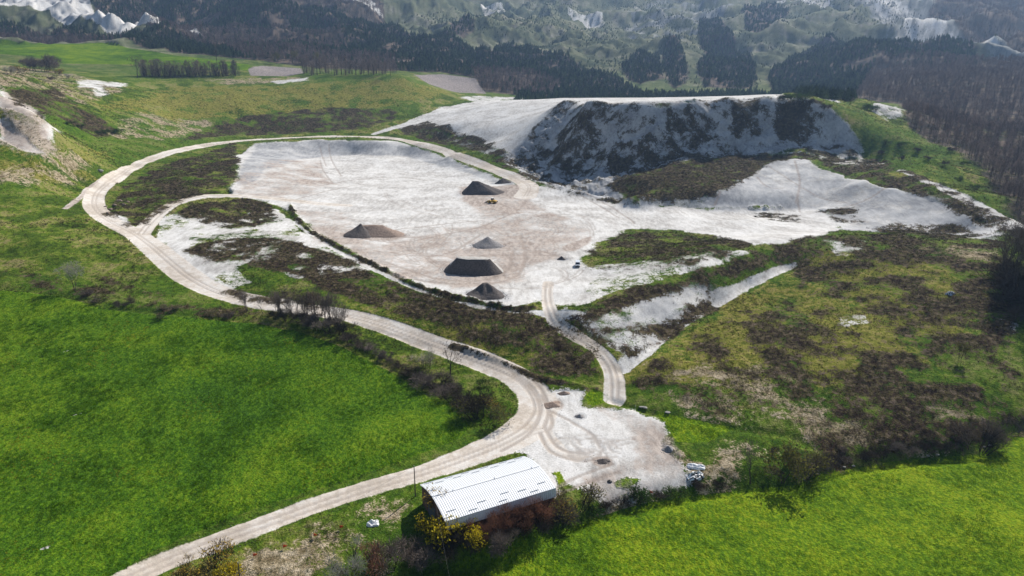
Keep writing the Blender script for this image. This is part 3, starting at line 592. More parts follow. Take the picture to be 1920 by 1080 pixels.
def simple(name, col, rough=.85, var=.0, spec=.2, nscale=None, metal=0.0):
    m = Mat(name); m.b.inputs['Roughness'].default_value = rough; m.b.inputs['Specular IOR Level'].default_value = spec; m.b.inputs['Metallic'].default_value = metal
    c = col
    if nscale: c = m.ramp(m.noise(nscale, 4, .6, obj=True), (.3, tuple(x*(1-var) for x in col)), (.7, tuple(min(1, x*(1+var)) for x in col)))
    m.color(c); return m.m
def leafy(name, dark, light, trans=.35):
    m = Mat(name); c = m.ramp(m.rnd(), (0, dark), (1, light)); m.color(c); m.b.inputs['Roughness'].default_value = .7
    if trans:
        tr = m.new('ShaderNodeBsdfTranslucent'); m.t.links.new(c, tr.inputs[0]); mx = m.new('ShaderNodeMixShader'); mx.inputs[0].default_value = trans
        m.t.links.new(m.b.outputs[0], mx.inputs[1]); m.t.links.new(tr.outputs[0], mx.inputs[2]); m.t.links.new(mx.outputs[0], m.n['Material Output'].inputs[0])
    return m.m
M_BARK = simple('bark', (.085, .068, .055), .9, .35, .1, 3)
M_TWIG = leafy('bare twigs', (.10, .08, .068), (.17, .14, .12), .15)
M_TWIGP = leafy('pale grey twigs', (.26, .25, .21), (.36, .35, .30), .25)
M_TWIGR = leafy('reddish twigs', (.17, .085, .055), (.25, .125, .08), .25)
M_TWIGD = leafy('dark twigs', (.035, .03, .024), (.075, .06, .048), .1)
M_WOODT = leafy('wood twigs', (.075, .06, .058), (.24, .185, .16), .2)
M_YEL = leafy('yellow spring leaves', (.46, .37, .02), (.58, .46, .03), .4)
M_OCH = leafy('ochre leaves', (.32, .22, .035), (.42, .29, .05), .4)
M_OLI = leafy('olive buds', (.10, .10, .025), (.17, .16, .04), .4)
M_GRN = leafy('green leaves', (.03, .075, .012), (.06, .12, .02), .35)
M_PINE = leafy('pine needles', (.013, .034, .018), (.085, .125, .05), .15)
M_CROP = leafy('crop leaves', (.036, .112, .003), (.095, .19, .006), .5)
M_CROPB = leafy('fresh crop leaves', (.066, .155, .004), (.145, .235, .006), .5)
M_FLOW = leafy('yellow flowering weed', (.24, .20, .015), (.34, .26, .02), .4)
M_SCRUB = leafy('dry weed stalks', (.022, .015, .011), (.07, .046, .035), .12)
M_SCRUBG = leafy('olive weeds', (.05, .06, .016), (.11, .11, .03), .3)
M_TUSS = leafy('pale tussock', (.10, .12, .03), (.24, .22, .10), .4)

# ------------------------------------------------------------------ plants
def grow(T, Cn, p, d, L, r, depth, maxd, R_, spread, up, n3):
    segs = 3 if depth < 2 else 2
    for k in range(segs):
        d = (d + Vector((R_.gauss(0, .12), R_.gauss(0, .12), R_.gauss(0, .06)+up*.06))).normalized(); q = p+d*(L/segs); r1 = r*(.86 if depth < 2 else .75)
        (T if depth < 2 else Cn).tube(p, q, r, r1, 6 if depth == 0 else 4 if depth < 2 else 3); p, r = q, r1
        if depth >= 1 and depth < maxd and k < segs-1:
            a = d.orthogonal().normalized(); a.rotate(Matrix.Rotation(R_.uniform(0, 6.28), 3, d)); grow(T, Cn, p, (d*.75+a*spread).normalized(), L*R_.uniform(.45, .65), r*.55, depth+1, maxd, R_, spread, up, n3)
    if depth >= maxd:
        for _ in range(n3):
            a = Vector((R_.gauss(0, 1), R_.gauss(0, 1), R_.gauss(.3, 1))).normalized(); Cn.blade(p - d*L*R_.random()*.7, (d*.6+a*.7)*L*R_.uniform(.5, .9), max(r*1.6, .05))
        return
    n = R_.randint(3, 4) if depth == 0 else R_.randint(2, 3)
    for i in range(n):
        a = d.orthogonal().normalized(); a.rotate(Matrix.Rotation(6.28*i/n+R_.uniform(-.5, .5), 3, d)); s_ = spread*R_.uniform(.6, 1.15)
        grow(T, Cn, p, (d+a*s_+Vector((0, 0, up*.35))).normalized(), L*R_.uniform(.58, .78), r*.62, depth+1, maxd, R_, spread, up, n3)
def tree_meshes(seed, h=8.0, stems=1, spread=.65, up=.5, maxd=4, n3=4, trunk=.34, rad=.16, twig=M_TWIG, leaf=None, nleaf=0, lsize=.3):
    R_ = random.Random(seed); T = MB(); Cn = MB()
    for i in range(stems):
        a = R_.uniform(0, 6.28); t = 0 if stems == 1 else R_.uniform(.12, .4); d = Vector((math.cos(a)*t, math.sin(a)*t, 1)).normalized(); b = Vector((math.cos(a), math.sin(a), 0))*(.0 if stems == 1 else R_.uniform(.1, .5))
        grow(T, Cn, b-Vector((0, 0, .4)), d, h*trunk*R_.uniform(.85, 1.1), rad/(stems**.4), 0, maxd, R_, spread, up, n3)
    mats = [twig]
    if leaf is not None:
        mats.append(leaf); pts = Cn.v[:]
        for _ in range(nleaf):
            q = R_.choice(pts); Cn.leaf((q[0]+R_.gauss(0, .2), q[1]+R_.gauss(0, .2), q[2]+R_.gauss(0, .2)), lsize*R_.uniform(.6, 1.3), R_, 1)
    top = max(v[2] for v in Cn.v); k = h/top
    T.v = [(x*k, y*k, z*k) for x, y, z in T.v]; Cn.v = [(x*k, y*k, z*k) for x, y, z in Cn.v]
    return T.mesh('trunk', M_BARK), Cn.mesh('crown', *mats), h
def shrub_meshes(seed, twig, leaf=None, nleaf=0, n=1500, w=1.0, lsize=.2, tw=.013):   # unit shrub: 1 m high
    R_ = random.Random(seed); T = MB(); Cn = MB(); tips = []
    lobes = [(Vector((R_.gauss(0, .3), R_.gauss(0, .3), R_.uniform(.3, .66))), R_.uniform(.2, .36)) for _ in range(9)]
    for c, rr in lobes:
        T.tube((c.x*.2, c.y*.2, -.25), c, .016, .006, 4)
        for k in range(6):
            a = Vector((R_.gauss(0, 1), R_.gauss(0, 1), R_.gauss(.5, .7))).normalized(); T.tube(c*.6, c+a*rr*.8, .008, .003, 3)
        for k in range(n//9):
            a = Vector((R_.gauss(0, 1), R_.gauss(0, 1), R_.gauss(.25, .85))).normalized(); q = c+a*rr*R_.uniform(.15, .9); q.z = max(q.z, .02)
            dd = (a+Vector((R_.gauss(0, .5), R_.gauss(0, .5), .35+R_.gauss(0, .4)))).normalized()*R_.uniform(.08, .22); Cn.blade(q, dd, tw*R_.uniform(.7, 1.5)); tips.append(q+dd*.7)
    mats = [twig]
    if leaf is not None:
        mats.append(leaf)
        for _ in range(nleaf): q = R_.choice(tips); Cn.leaf((q.x+R_.gauss(0, .03), q.y+R_.gauss(0, .03), q.z), lsize*R_.uniform(.6, 1.2), R_, 1)
    Cn.v = [(x*w, y*w, z) for x, y, z in Cn.v]; T.v = [(x*w, y*w, z) for x, y, z in T.v]
    return T.mesh('stems', M_TWIGD), Cn.mesh('foliage', *mats), 1.0
def pine_mesh(seed, h=9.5, rad=3.1, n=240):
    R_ = random.Random(seed); m = MB(); m.tube((0, 0, -.6), (0, 0, h*.9), .2, .05, 5, 0); ph = R_.uniform(0, 6)
    for k in range(n):
        t = R_.random()**.75; z = h*(.12+.88*t); a = R_.uniform(0, 6.28); rr = rad*(1-t**1.6)**.75*(.8+.2*math.sin(t*22+ph+2*a))*math.sqrt(R_.uniform(.12, 1))
        m.leaf((rr*math.cos(a), rr*math.sin(a), z-rr*.22), R_.uniform(.7, 1.35)*(1.15-.4*t), R_, 1)
    return m.mesh('pine', M_BARK, M_PINE)
def woodtree_mesh(seed, h=11.0, rad=2.3, twig=M_WOODT, leaf=None, nl=0):
    R_ = random.Random(seed); m = MB(); m.tube((0, 0, -.6), (0, 0, h*.55), .2, .1, 5, 0); m.tube((0, 0, h*.55), (R_.gauss(0, .3), R_.gauss(0, .3), h*.92), .1, .03, 4, 0)
    for k in range(16):
        z = h*R_.uniform(.3, .8); a = R_.uniform(0, 6.28); m.tube((0, 0, z), (rad*.7*math.cos(a), rad*.7*math.sin(a), z+h*R_.uniform(.12, .25)), .07, .03, 3, 0)
    for k in range(190):
        t = R_.random(); z = h*(.3+.65*t); rr = rad*math.sin(math.pi*min(1, .25+.75*t)**.9)**.6*math.sqrt(R_.random()); a = R_.uniform(0, 6.28)
        m.blade((rr*math.cos(a), rr*math.sin(a), z), (R_.gauss(0, .5)+.3*math.cos(a), R_.gauss(0, .5)+.3*math.sin(a), R_.uniform(.5, 1.6)), .10, 1)
    if leaf:
        for k in range(nl):
            t = R_.random(); z = h*(.3+.68*t); rr = rad*.9*math.sin(math.pi*min(1, .2+.8*t)**.9)**.6*math.sqrt(R_.random()); a = R_.uniform(0, 6.28); m.leaf((rr*math.cos(a), rr*math.sin(a), z), R_.uniform(.4, .8), R_, 2)
        return m.mesh('tree', M_BARK, twig, leaf)
    return m.mesh('tree', M_BARK, twig)
def hedge_mesh(seed, h=11.0, rad=2.6):
    R_ = random.Random(seed); m = MB()
    for q in range(4):
        a = R_.uniform(0, 6.28); m.tube((0, 0, -.6), (rad*.5*math.cos(a), rad*.5*math.sin(a), h*R_.uniform(.7, .95)), .16, .04, 4, 0)
    for k in range(420):
        t = R_.random(); z = h*.95*t; rr = rad*(.75+.25*math.sin(3*t+seed))*(1-t**3)**.5*math.sqrt(R_.random()); a = R_.uniform(0, 6.28)
        m.blade((rr*math.cos(a), rr*math.sin(a), z), (R_.gauss(0, .5)+.3*math.cos(a), R_.gauss(0, .5)+.3*math.sin(a), R_.uniform(.4, 1.5)), .11, 1)
    return m.mesh('hedge tree', M_BARK, M_WOODT)
def tuft_mesh(seed, mat, n=12, h=.4, r=.35, w=.09, name='tuft'):
    R_ = random.Random(seed); m = MB()
    for k in range(n):
        a = R_.uniform(0, 6.28); q = r*math.sqrt(R_.random()); t = R_.uniform(.2, .9)
        m.blade((q*math.cos(a), q*math.sin(a), -.08), (math.cos(a+R_.gauss(0, .6))*h*t, math.sin(a+R_.gauss(0, .6))*h*t, h*R_.uniform(.5, 1.1)), w*R_.uniform(.7, 1.4), 0, (math.cos(a+1.3), math.sin(a+1.3), 0))
    return m.mesh(name, mat)

# ------------------------------------------------------------------ scatter of uncountable ground plants and woods (instances, one object each)
def scatter(name, protos, pts, scl, label, cat=None, tilt=.12):
    col = bpy.data.collections.new(name+'_source')
    for i, me in enumerate(protos): col.objects.link(bpy.data.objects.new(f'{name}_piece', me))
    n = len(pts); me = bpy.data.meshes.new(name); me.vertices.add(n); me.vertices.foreach_set('co', np.ascontiguousarray(pts, np.float32).ravel())
    rot = np.stack([rng.normal(0, tilt, n), rng.normal(0, tilt, n), rng.uniform(0, 6.283, n)], 1).astype(np.float32)
    a = me.attributes.new('rot', 'FLOAT_VECTOR', 'POINT'); a.data.foreach_set('vector', rot.ravel())
    a = me.attributes.new('scl', 'FLOAT', 'POINT'); a.data.foreach_set('value', np.ascontiguousarray(scl, np.float32))
    a = me.attributes.new('pick', 'INT', 'POINT'); a.data.foreach_set('value', rng.integers(0, len(protos), n).astype(np.int32))
    ob = link(name, me); tag(ob, label, kind='stuff')
    ng = bpy.data.node_groups.new(name, 'GeometryNodeTree'); ng.interface.new_socket('Geometry', in_out='INPUT', socket_type='NodeSocketGeometry'); ng.interface.new_socket('Geometry', in_out='OUTPUT', socket_type='NodeSocketGeometry')
    N = ng.nodes; gi = N.new('NodeGroupInput'); go = N.new('NodeGroupOutput'); ip = N.new('GeometryNodeInstanceOnPoints'); ci = N.new('GeometryNodeCollectionInfo')
    ci.inputs['Collection'].default_value = col; ci.inputs['Separate Children'].default_value = True; ci.inputs['Reset Children'].default_value = True
    def at_(k, ty):
        q = N.new('GeometryNodeInputNamedAttribute'); q.data_type = ty; q.inputs['Name'].default_value = k; return q.outputs['Attribute']
    L = ng.links.new; L(gi.outputs[0], ip.inputs['Points']); L(ci.outputs[0], ip.inputs['Instance']); ip.inputs['Pick Instance'].default_value = True
    L(at_('pick', 'INT'), ip.inputs['Instance Index']); L(at_('scl', 'FLOAT'), ip.inputs['Scale'])
    e2r = N.new('FunctionNodeEulerToRotation'); L(at_('rot', 'FLOAT_VECTOR'), e2r.inputs[0]); L(e2r.outputs[0], ip.inputs['Rotation']); L(ip.outputs[0], go.inputs[0])
    md = ob.modifiers.new('scatter', 'NODES'); md.node_group = ng
    return ob
def cand(n, rmin, rmax, tmax=42):
    r = np.exp(rng.uniform(math.log(rmin), math.log(rmax), n)); t = np.radians(rng.uniform(-tmax, tmax, n)); return r*np.sin(t), r*np.cos(t), r
def onground(x, y, dz=0.0): return np.stack([x, y, samp(H, x, y)+dz], 1)

# crop leaves on the two near fields
x, y, r = cand(150000, 85, 330); cw = samp(LAY['crop'], x, y); k = (cw > .56) & (samp(LAY['straw'], x, y) < .40) & (samp(LAY['wood'], x, y) < .45); x, y, r = x[k], y[k], r[k]
patch = fbm(x/9, y/9, 77, 4); dn = rng.random(len(x)) < .35+1.1*(patch-.3); x, y, r, patch = x[dn], y[dn], r[dn], patch[dn]
sc_ = (.55+1.2*(patch-.25))*np.clip(r/190, .7, 1.5); lush = samp(LAY['lush'], x, y) > .5; Q = onground(x, y)
scatter('crop_leaves', [tuft_mesh(i, M_CROP, 11, .5, .42, .10) for i in range(5)], Q[~lush], sc_[~lush], 'dense dark green crop leaves covering the field inside the road bend')
scatter('crop_leaves', [tuft_mesh(10+i, M_CROPB, 11, .42, .42, .10) for i in range(5)], Q[lush], sc_[lush], 'dense fresh green crop leaves covering the field across the ditch')
x, y, r = cand(60000, 85, 260); cw = samp(LAY['crop'], x, y); f = fbm(x/14, y/14, 91, 4); k = (cw > .56) & (x < 0) & (f > .60) & (rng.random(len(x)) < .4); x, y, r = x[k], y[k], r[k]
scatter('yellow_weeds', [tuft_mesh(40+i, M_FLOW, 6, .35, .25, .08) for i in range(2)], onground(x, y, .12), np.clip(r/200, .6, 1.2), 'yellow flowering weeds sprinkled through the bright green field')
# dry scrub
x, y, r = cand(460000, 95, 900); sw = samp(LAY['scrub'], x, y); ok = ((sw + rng.normal(0, .12, len(x)) > .5) | ((fbm(x/22, y/22, 444, 5) + rng.normal(0, .05, len(x)) > .60) & (samp(LAY['clay'], x, y) < .4))) & (samp(LAY['crop'], x, y) < .45) & (samp(LAY['road'], x, y) < .42); x, y, r = x[ok], y[ok], r[ok]
k = rng.random(len(x)) < .55; x, y, r = x[k], y[k], r[k]
scatter('dry_scrub', [tuft_mesh(60+i, M_SCRUB if i < 4 else M_SCRUBG, 16, .62, .4, .07) for i in range(6)], onground(x, y), rng.uniform(.45, 1.15, len(x))*np.clip(r/260, .7, 1.7), 'dark brown dry weeds and scrub on the disturbed slopes')
# tussocks
x, y, r = cand(230000, 95, 950); bad = np.maximum.reduce([samp(LAY[q], x, y) for q in ('clay', 'road', 'crop', 'scrub')]); ok = (bad < .42) & (rng.random(len(x)) < .6); x, y, r = x[ok], y[ok], r[ok]
scatter('grass_tussocks', [tuft_mesh(80+i, M_TUSS if i < 2 else M_SCRUBG if i < 4 else M_GRN, 10, .5, .4, .09) for i in range(5)], onground(x, y), rng.uniform(.5, 1.2, len(x))*np.clip(r/260, .7, 2.4), 'rough grass tussocks on the verges and hillside')

# woods: the 300 nearest of each kind are trees of their own, the rest one mass each
def inpoly(P, x, y):
    c = np.zeros(len(x), bool); n = len(P)
    for i in range(n):
        a, b = P[i], P[(i+1) % n]
        if abs(b[1]-a[1]) < 1e-9: continue
        c ^= ((a[1] > y) != (b[1] > y)) & (x < (b[0]-a[0])*(y-a[1])/(b[1]-a[1])+a[0])
    return c
def fill(P, spacing):
    lo = P.min(0); hi = P.max(0); nx = int((hi[0]-lo[0])/spacing)+1; ny = int((hi[1]-lo[1])/spacing)+1
    gx, gy = np.meshgrid(np.arange(nx), np.arange(ny)); gx = lo[0]+(gx.ravel()+rng.uniform(-.1, 1.1, gx.size))*spacing; gy = lo[1]+(gy.ravel()+rng.uniform(-.1, 1.1, gy.size))*spacing
    k = inpoly(P, gx, gy) & (np.abs(np.degrees(np.arctan2(gx, gy))) < 45) & (gy < 3200); return gx[k], gy[k]
def wood(polys, spacing, keep=.9, gap=.0):
    X = []; Y = []
    for P in polys:
        a, b = fill(P, spacing*(1.0 if np.hypot(*P.mean(0)) < 1600 else 1.35)); X.append(a); Y.append(b)
    X = np.concatenate(X); Y = np.concatenate(Y); k = (rng.random(len(X)) < keep) & (fbm(X/45, Y/45, 300, 4) > gap); return X[k], Y[k]
px_, py_ = wood(pine_w, 5.6, .9, .31); bx_, by_ = wood(bare_w, 5.2, .88, .30)
inb = np.zeros(len(px_), bool)
for P in bare_w: inb |= inpoly(P, px_, py_)
k = ~inb | (rng.random(len(px_)) < .16); px_, py_ = px_[k], py_[k]
PINES = [pine_mesh(i) for i in range(6)]; WOODS = [woodtree_mesh(30+i) for i in range(6)]
def spread_trees(x, y, meshes, sc, name, label, group, sname, slabel, cat):
    order = np.argsort(np.hypot(x, y)); x, y, sc = x[order], y[order], sc[order]; vis = np.abs(np.degrees(np.arctan2(x, y))) < 37.5
    ind = np.where(vis)[0][:300]; m_ = np.zeros(len(x), bool); m_[ind] = True; zz = samp(H, x, y)
    for i in ind:
        o = link(name, meshes[i % len(meshes)], loc=(x[i], y[i], zz[i])); o.rotation_euler = (0, 0, rng.uniform(0, 6.28)); o.scale = (sc[i],)*3; tag(o, label, cat, group)
    scatter(sname, meshes, np.stack([x[~m_], y[~m_], zz[~m_]], 1), sc[~m_], slabel, tilt=.03)
spread_trees(px_, py_, PINES, rng.uniform(.55, 1.15, len(px_)), 'pine_tree', 'dark green pine at the edge of the conifer forest below the mountain', 'pines along the forest edge', 'pine_forest', 'dark green pine forest covering the lower mountainside', 'tree')
spread_trees(bx_, by_, WOODS, rng.uniform(.6, 1.1, len(bx_)), 'bare_tree', 'leafless brown tree in the bare wood beside the quarry cliff', 'leafless trees of the bare wood', 'bare_wood', 'leafless brown woodland on the slopes beyond the quarry', 'tree')
# scattered mountain bushes
x = []; y = []
for P in (wpoly([(720,40),(1000,0),(1300,0),(1500,40),(1420,170),(1200,170),(1000,90)]), wpoly([(1440,0),(1750,0),(1900,60),(1850,120),(1640,90),(1500,120)])):
    a, b = fill(P, 8.5); x.append(a); y.append(b)
x = np.concatenate(x); y = np.concatenate(y); k = (fbm(x/60, y/60, 333, 5)+rng.normal(0, .07, len(x)) > .545); x, y = x[k], y[k]
scatter('mountain_bushes', PINES[:4], onground(x, y), rng.uniform(.18, .62, len(x)), 'dark bushes dotted over the open mountainside', tilt=.03)

# ------------------------------------------------------------------ individual trees and shrubs
def ground_at(u, v):
    p = hit([(u, v)])[0]; return float(p[0]), float(p[1]), gz(p[0], p[1])
def height_for(b, vtop):              # height of a thing standing at b whose top shows at image row vtop
    q = (540-vtop)/FPX; cp, sp = math.cos(PITCH), math.sin(PITCH)
    # (dz*cp + y*sp)/(y*cp - dz*sp) = q
    dz = b[1]*(q*cp-sp)/(cp+q*sp); return max(.4, CAM_H+dz-b[2])
def plant(name, meshes, b, h, label, cat, group=None, w=1.0, parts=('trunk', 'crown')):
    t, c, h0 = meshes; o = empty(name, (b[0], b[1], b[2]-.05), random.uniform(0, 6.28)); o.scale = (h/h0*w, h/h0*w, h/h0)
    link(parts[0], t, o); link(parts[1], c, o); tag(o, label, cat, group); return o
T_BARE = [tree_meshes(100+i, 8, 1, .62, .45) for i in range(3)]
T_MULTI = [tree_meshes(120+i, 8, 4, .45, .7, 3, 6, .36, .22) for i in range(3)]
T_PALE = [tree_meshes(140+i, 9, 4, .5, .7, 4, 5, .34, .13, M_TWIGP) for i in range(2)]
T_OLIVE = [tree_meshes(150+i, 8, 2, .55, .5, 4, 4, .34, .15, M_TWIG, M_OLI, 900, .35) for i in range(2)]
T_YELLOW = tree_meshes(160, 6, 3, .5, .6, 3, 5, .32, .12, M_TWIG, M_OCH, 320, .32)
T_POPLAR = tree_meshes(170, 14, 1, .22, 1.4, 3, 6, .3, .2, M_TWIG)
S_DARK = [shrub_meshes(200+i, M_TWIGD, None, 0, 1700, .95) for i in range(3)]
S_BROWN = [shrub_meshes(210+i, M_TWIG, None, 0, 1700, 1.0) for i in range(3)]
S_RED = [shrub_meshes(220+i, M_TWIGR, None, 0, 1500, .9) for i in range(3)]
S_PALE = [shrub_meshes(230+i, M_TWIGP, None, 0, 1300, 1.0, tw=.011) for i in range(2)]
S_YEL = [shrub_meshes(240+i, M_TWIGD, M_YEL, 1100, 500, .95, .075) for i in range(2)]
S_OCH = [shrub_meshes(250+i, M_TWIGD, M_OCH, 750, 900, 1.1, .05) for i in range(2)]
S_OLI = [shrub_meshes(260+i, M_TWIG, M_OLI, 1300, 1200, 1.05, .05) for i in range(2)]
S_GRN = [shrub_meshes(270+i, M_TWIGD, M_GRN, 1500, 500, 1.2, .06) for i in range(2)]
SP = ('stems', 'foliage')
def tree_at(u, v, vt, meshes, label, name='bare_tree', group=None, w=1.0):
    b = ground_at(u, v); return plant(name, meshes, b, height_for(b, vt), label, 'tree', group, w)
def shrub_at(u, v, vt, meshes, label, name='shrub', group=None, w=1.0):
    b = ground_at(u, v); return plant(name, meshes, b, height_for(b, vt), label, 'shrub', group, w, SP)
tree_at(140, 546, 486, T_PALE[0], 'pale many-stemmed leafless tree standing alone beside the field ditch')
tree_at(843, 706, 632, T_BARE[0], 'tall bare tree with one clear trunk and forked limbs on the verge')
tree_at(805, 692, 645, T_PALE[1], 'thin pale leafless tree beside the tall forked bare tree', w=.9)
for i, (u, v, t, q) in enumerate(((466,585,540,1),(493,587,550,0),(520,591,548,1),(530,593,538,2),(545,594,548,1),(553,595,528,1),(572,597,545,1),(588,599,522,1),(600,601,552,2),(612,602,542,2),(626,605,538,1),(636,610,556,1),(646,620,566,2))):
    tree_at(u, v, t, (T_MULTI if q else T_BARE)[i % 3], 'thin leafless tree in the row between the haul road and green field', group='row of leafless trees by the road', w=.8)
for i, (u, v, t) in enumerate(((515,596,575),(540,600,576),(565,603,578),(588,606,582),(606,612,586),(622,618,590),(640,628,600),(655,640,618),(672,650,632),(690,660,642),(708,670,654),(726,680,664),(745,692,674),(765,704,682),(785,712,688),(805,722,694),(822,732,702),(838,742,712),(853,752,722),(866,762,738))):
    shrub_at(u, v, t, (S_DARK+S_BROWN)[i % 6], 'dark leafless shrub in the hedge along the green field ditch', group='hedge shrubs along the field ditch', w=1.5)
shrub_at(903, 790, 742, S_OLI[0], 'large olive budding shrub at the point of the green field', w=1.1)
shrub_at(918, 765, 738, S_OCH[0], 'yellowish bush behind the large olive shrub at the field point', w=1.1)
shrub_at(888, 775, 722, S_DARK[1], 'big dark bare bush where the field hedge ends', w=1.0)
shrub_at(795, 690, 662, S_PALE[0], 'pale grey bush under the tall forked bare tree', w=1.2)
shrub_at(905, 722, 708, S_GRN[1], 'small dark green bush on the grass verge inside the road bend')
for i, (u, v) in enumerate(((165,556),(250,572),(180,570),(320,582),(400,596),(430,597),(230,577),(300,600))):
    shrub_at(u, v-2, v-14, (S_BROWN+S_OLI)[i % 5], 'low brown shrub on the grassy bank above the field ditch', group='low shrubs on the field bank', w=1.8)
tree_at(1407, 908, 830, T_BARE[1], 'leafless tree with a short thick trunk beside the ditch', w=.8)
tree_at(1468, 902, 818, T_OLIVE[0], 'leaning olive budding tree growing out of the ditch bank')
shrub_at(1505, 892, 838, S_OLI[1], 'yellow green bush beside the leaning olive tree', w=1.1)
shrub_at(1828, 848, 786, S_BROWN[1], 'round bare bush at the bend of the ditch', w=.95)
shrub_at(1450, 850, 834, S_DARK[0], 'small dark round shrub behind the ditch trees')
tree_at(1800, 672, 638, T_OLIVE[1], 'small lone budding tree on the scrub hillside')
for i, (u, v) in enumerate(((1530,885),(1555,870),(1590,866),(1620,862),(1660,855),(1700,850),(1735,848),(1770,846),(1800,846),(1860,822))):
    shrub_at(u, v, v-22, (S_DARK+S_BROWN)[(i*2) % 6], 'scruffy dark shrub on the eroded bank above the ditch', group='shrubs on the eroded ditch bank', w=1.5)
# shed side thicket
for i, (u, v, t) in enumerate(((905,1014,972),(930,1006,962),(955,999,950),(980,990,940),(1005,981,930),(1030,972,928),(925,995,968),(975,980,948))):
    shrub_at(u, v, t, S_RED[i % 3], 'reddish brown leafless shrub against the wall of the shed', group='reddish shrubs along the shed wall', w=.9)
for i, (u, v, t) in enumerate(((840,1040,1000),(880,1035,1000),(915,1030,992),(950,1022,985),(985,1005,970),(1015,995,960),(1045,985,950),(1065,975,945),(800,1050,1010),(770,1055,1015))):
    shrub_at(u, v, t, (S_DARK+S_BROWN)[(i*5) % 6], 'dark tangled shrub in the ditch below the shed', group='dark shrubs in the ditch below the shed', w=1.1)
shrub_at(846, 1026, 964, S_YEL[0], 'bright yellow flowering shrub at the corner of the shed', w=.8)
shrub_at(890, 1024, 974, S_YEL[1], 'smaller bright yellow shrub beside the dark ditch thicket', w=.8)
shrub_at(806, 1010, 958, S_YEL[1], 'yellow tipped shrub in front of the shed gable', w=.7)
tree_at(815, 968, 902, T_YELLOW, 'small tree with ochre leaves against the shed gable', name='small_tree')
shrub_at(1075, 968, 915, S_OLI[0], 'large olive bush at the end of the shed', w=1.1)
shrub_at(1050, 978, 935, S_OCH[1], 'ochre bush between the shed and the large olive bush', w=.9)
shrub_at(735, 1058, 1005, S_BROWN[0], 'purplish brown bare bush on the slope below the shed', w=1.0)
shrub_at(705, 1075, 1020, S_RED[1], 'dense reddish bush near the pale grey one', w=1.0)
shrub_at(650, 1082, 1028, S_PALE[1], 'pale grey leafless bush in the dead grass', w=1.1)
shrub_at(385, 1085, 1035, S_OCH[0], 'large ochre yellow bush beside the white road', w=1.2)
shrub_at(345, 1088, 1055, S_OCH[1], 'smaller ochre bush beside the white road', w=1.0)
shrub_at(425, 1090, 1050, S_YEL[0], 'yellow bush next to the short wooden post', w=.9)
for i, (u, v) in enumerate(((1110,968),(1140,958),(1170,950),(1200,944),(1235,937),(1270,930),(1310,922),(1345,918))):
    shrub_at(u, v-4, v-20, (S_GRN+S_DARK)[(i*2) % 5], 'low green shrub on the ditch edge by the yard', group='low shrubs on the yard ditch', w=1.5)
shrub_at(1195, 940, 905, S_GRN[0], 'young upright green bush on the ditch bank beside the yard', w=.7)
shrub_at(938, 1078, 1062, S_GRN[1], 'low green clump at the crop edge') if False else None
# right edge: dark copse
for i, (u, v, t) in enumerate(((1878,500,412),(1892,520,395),(1905,535,400),(1918,545,385),(1935,550,390),(1900,560,430),(1950,560,400))):
    tree_at(u, v, t, T_MULTI[i % 3], 'dark leafless tree in the copse at the end of the scrub hill', group='dark copse on the scrub hill', w=.9)
for i, (u, v, t) in enumerate(((1880,520,480),(1895,540,495),(1910,560,510),(1925,580,520),(1935,545,490),(1890,575,540),(1915,600,560))):
    shrub_at(u, v, t, S_DARK[i % 3], 'black tangled bush under the dark copse', group='bushes under the dark copse', w=1.3)
# upper left hedges
tree_at(257, 146, 100, T_BARE[2], 'bare spreading tree at the end of the hedgerow below the pale field', w=1.0)
b = ground_at(408, 133); plant('poplar_tree', T_POPLAR, b, height_for(b, 76), 'tall narrow leafless poplar in the hedgerow', 'tree', None, .7)
HEDGES = [hedge_mesh(400+i) for i in range(5)]
def far_tree(name, u, v, vt, mesh, h0, label, group, w=1.0):
    b = ground_at(u, v); k = height_for(b, vt)/h0; o = link(name, mesh, loc=(b[0], b[1], b[2]-.05)); o.scale = (k*w, k*w, k); o.rotation_euler = (0, 0, random.uniform(0, 6.28)); tag(o, label, 'tree', group)
for i in range(40):
    u = 270+i*4.4+random.uniform(-4, 4); v = 144-(i/40)*3+random.uniform(-2, 2); far_tree('hedge_tree', u, v, random.uniform(110, 124), HEDGES[i % 5], 11, 'small leafless tree in the hedgerow below the pale green field', 'hedgerow trees below the pale field', random.uniform(1.2, 2.0))
for i in range(44):
    u = 570+i*4.0+random.uniform(-3, 3); v = 139+random.uniform(-3, 3); far_tree('ridge_tree', u, v, random.uniform(103, 122), (HEDGES+WOODS)[(i*3) % 11], 11, 'leafless brown tree on the crest of the grassy hill', 'leafless trees on the hill crest', random.uniform(.9, 1.5))
for i, (u, v, t) in enumerate(((55,132,104),(75,134,98),(90,130,104),(40,138,120),(110,142,126),(20,140,122),(125,148,136),(95,152,141))):
    shrub_at(u, v, t, (S_BROWN+S_OCH+S_PALE)[i % 7], 'brown bush in the thicket on the left hill shoulder' if False else 'brown bush in the thicket on the shoulder above the eroded bank', group='bushes above the eroded bank', w=1.1)
for i, (u, v, t) in enumerate(((520,120,94),(553,118,92),(598,120,95),(565,122,108))):
    b = ground_at(u, v); plant('budding_tree', T_OLIVE[i % 2], b, height_for(b, t), 'pale yellow green budding tree at the forest edge by the ploughed field', 'tree', 'budding trees by the ploughed field', .9)
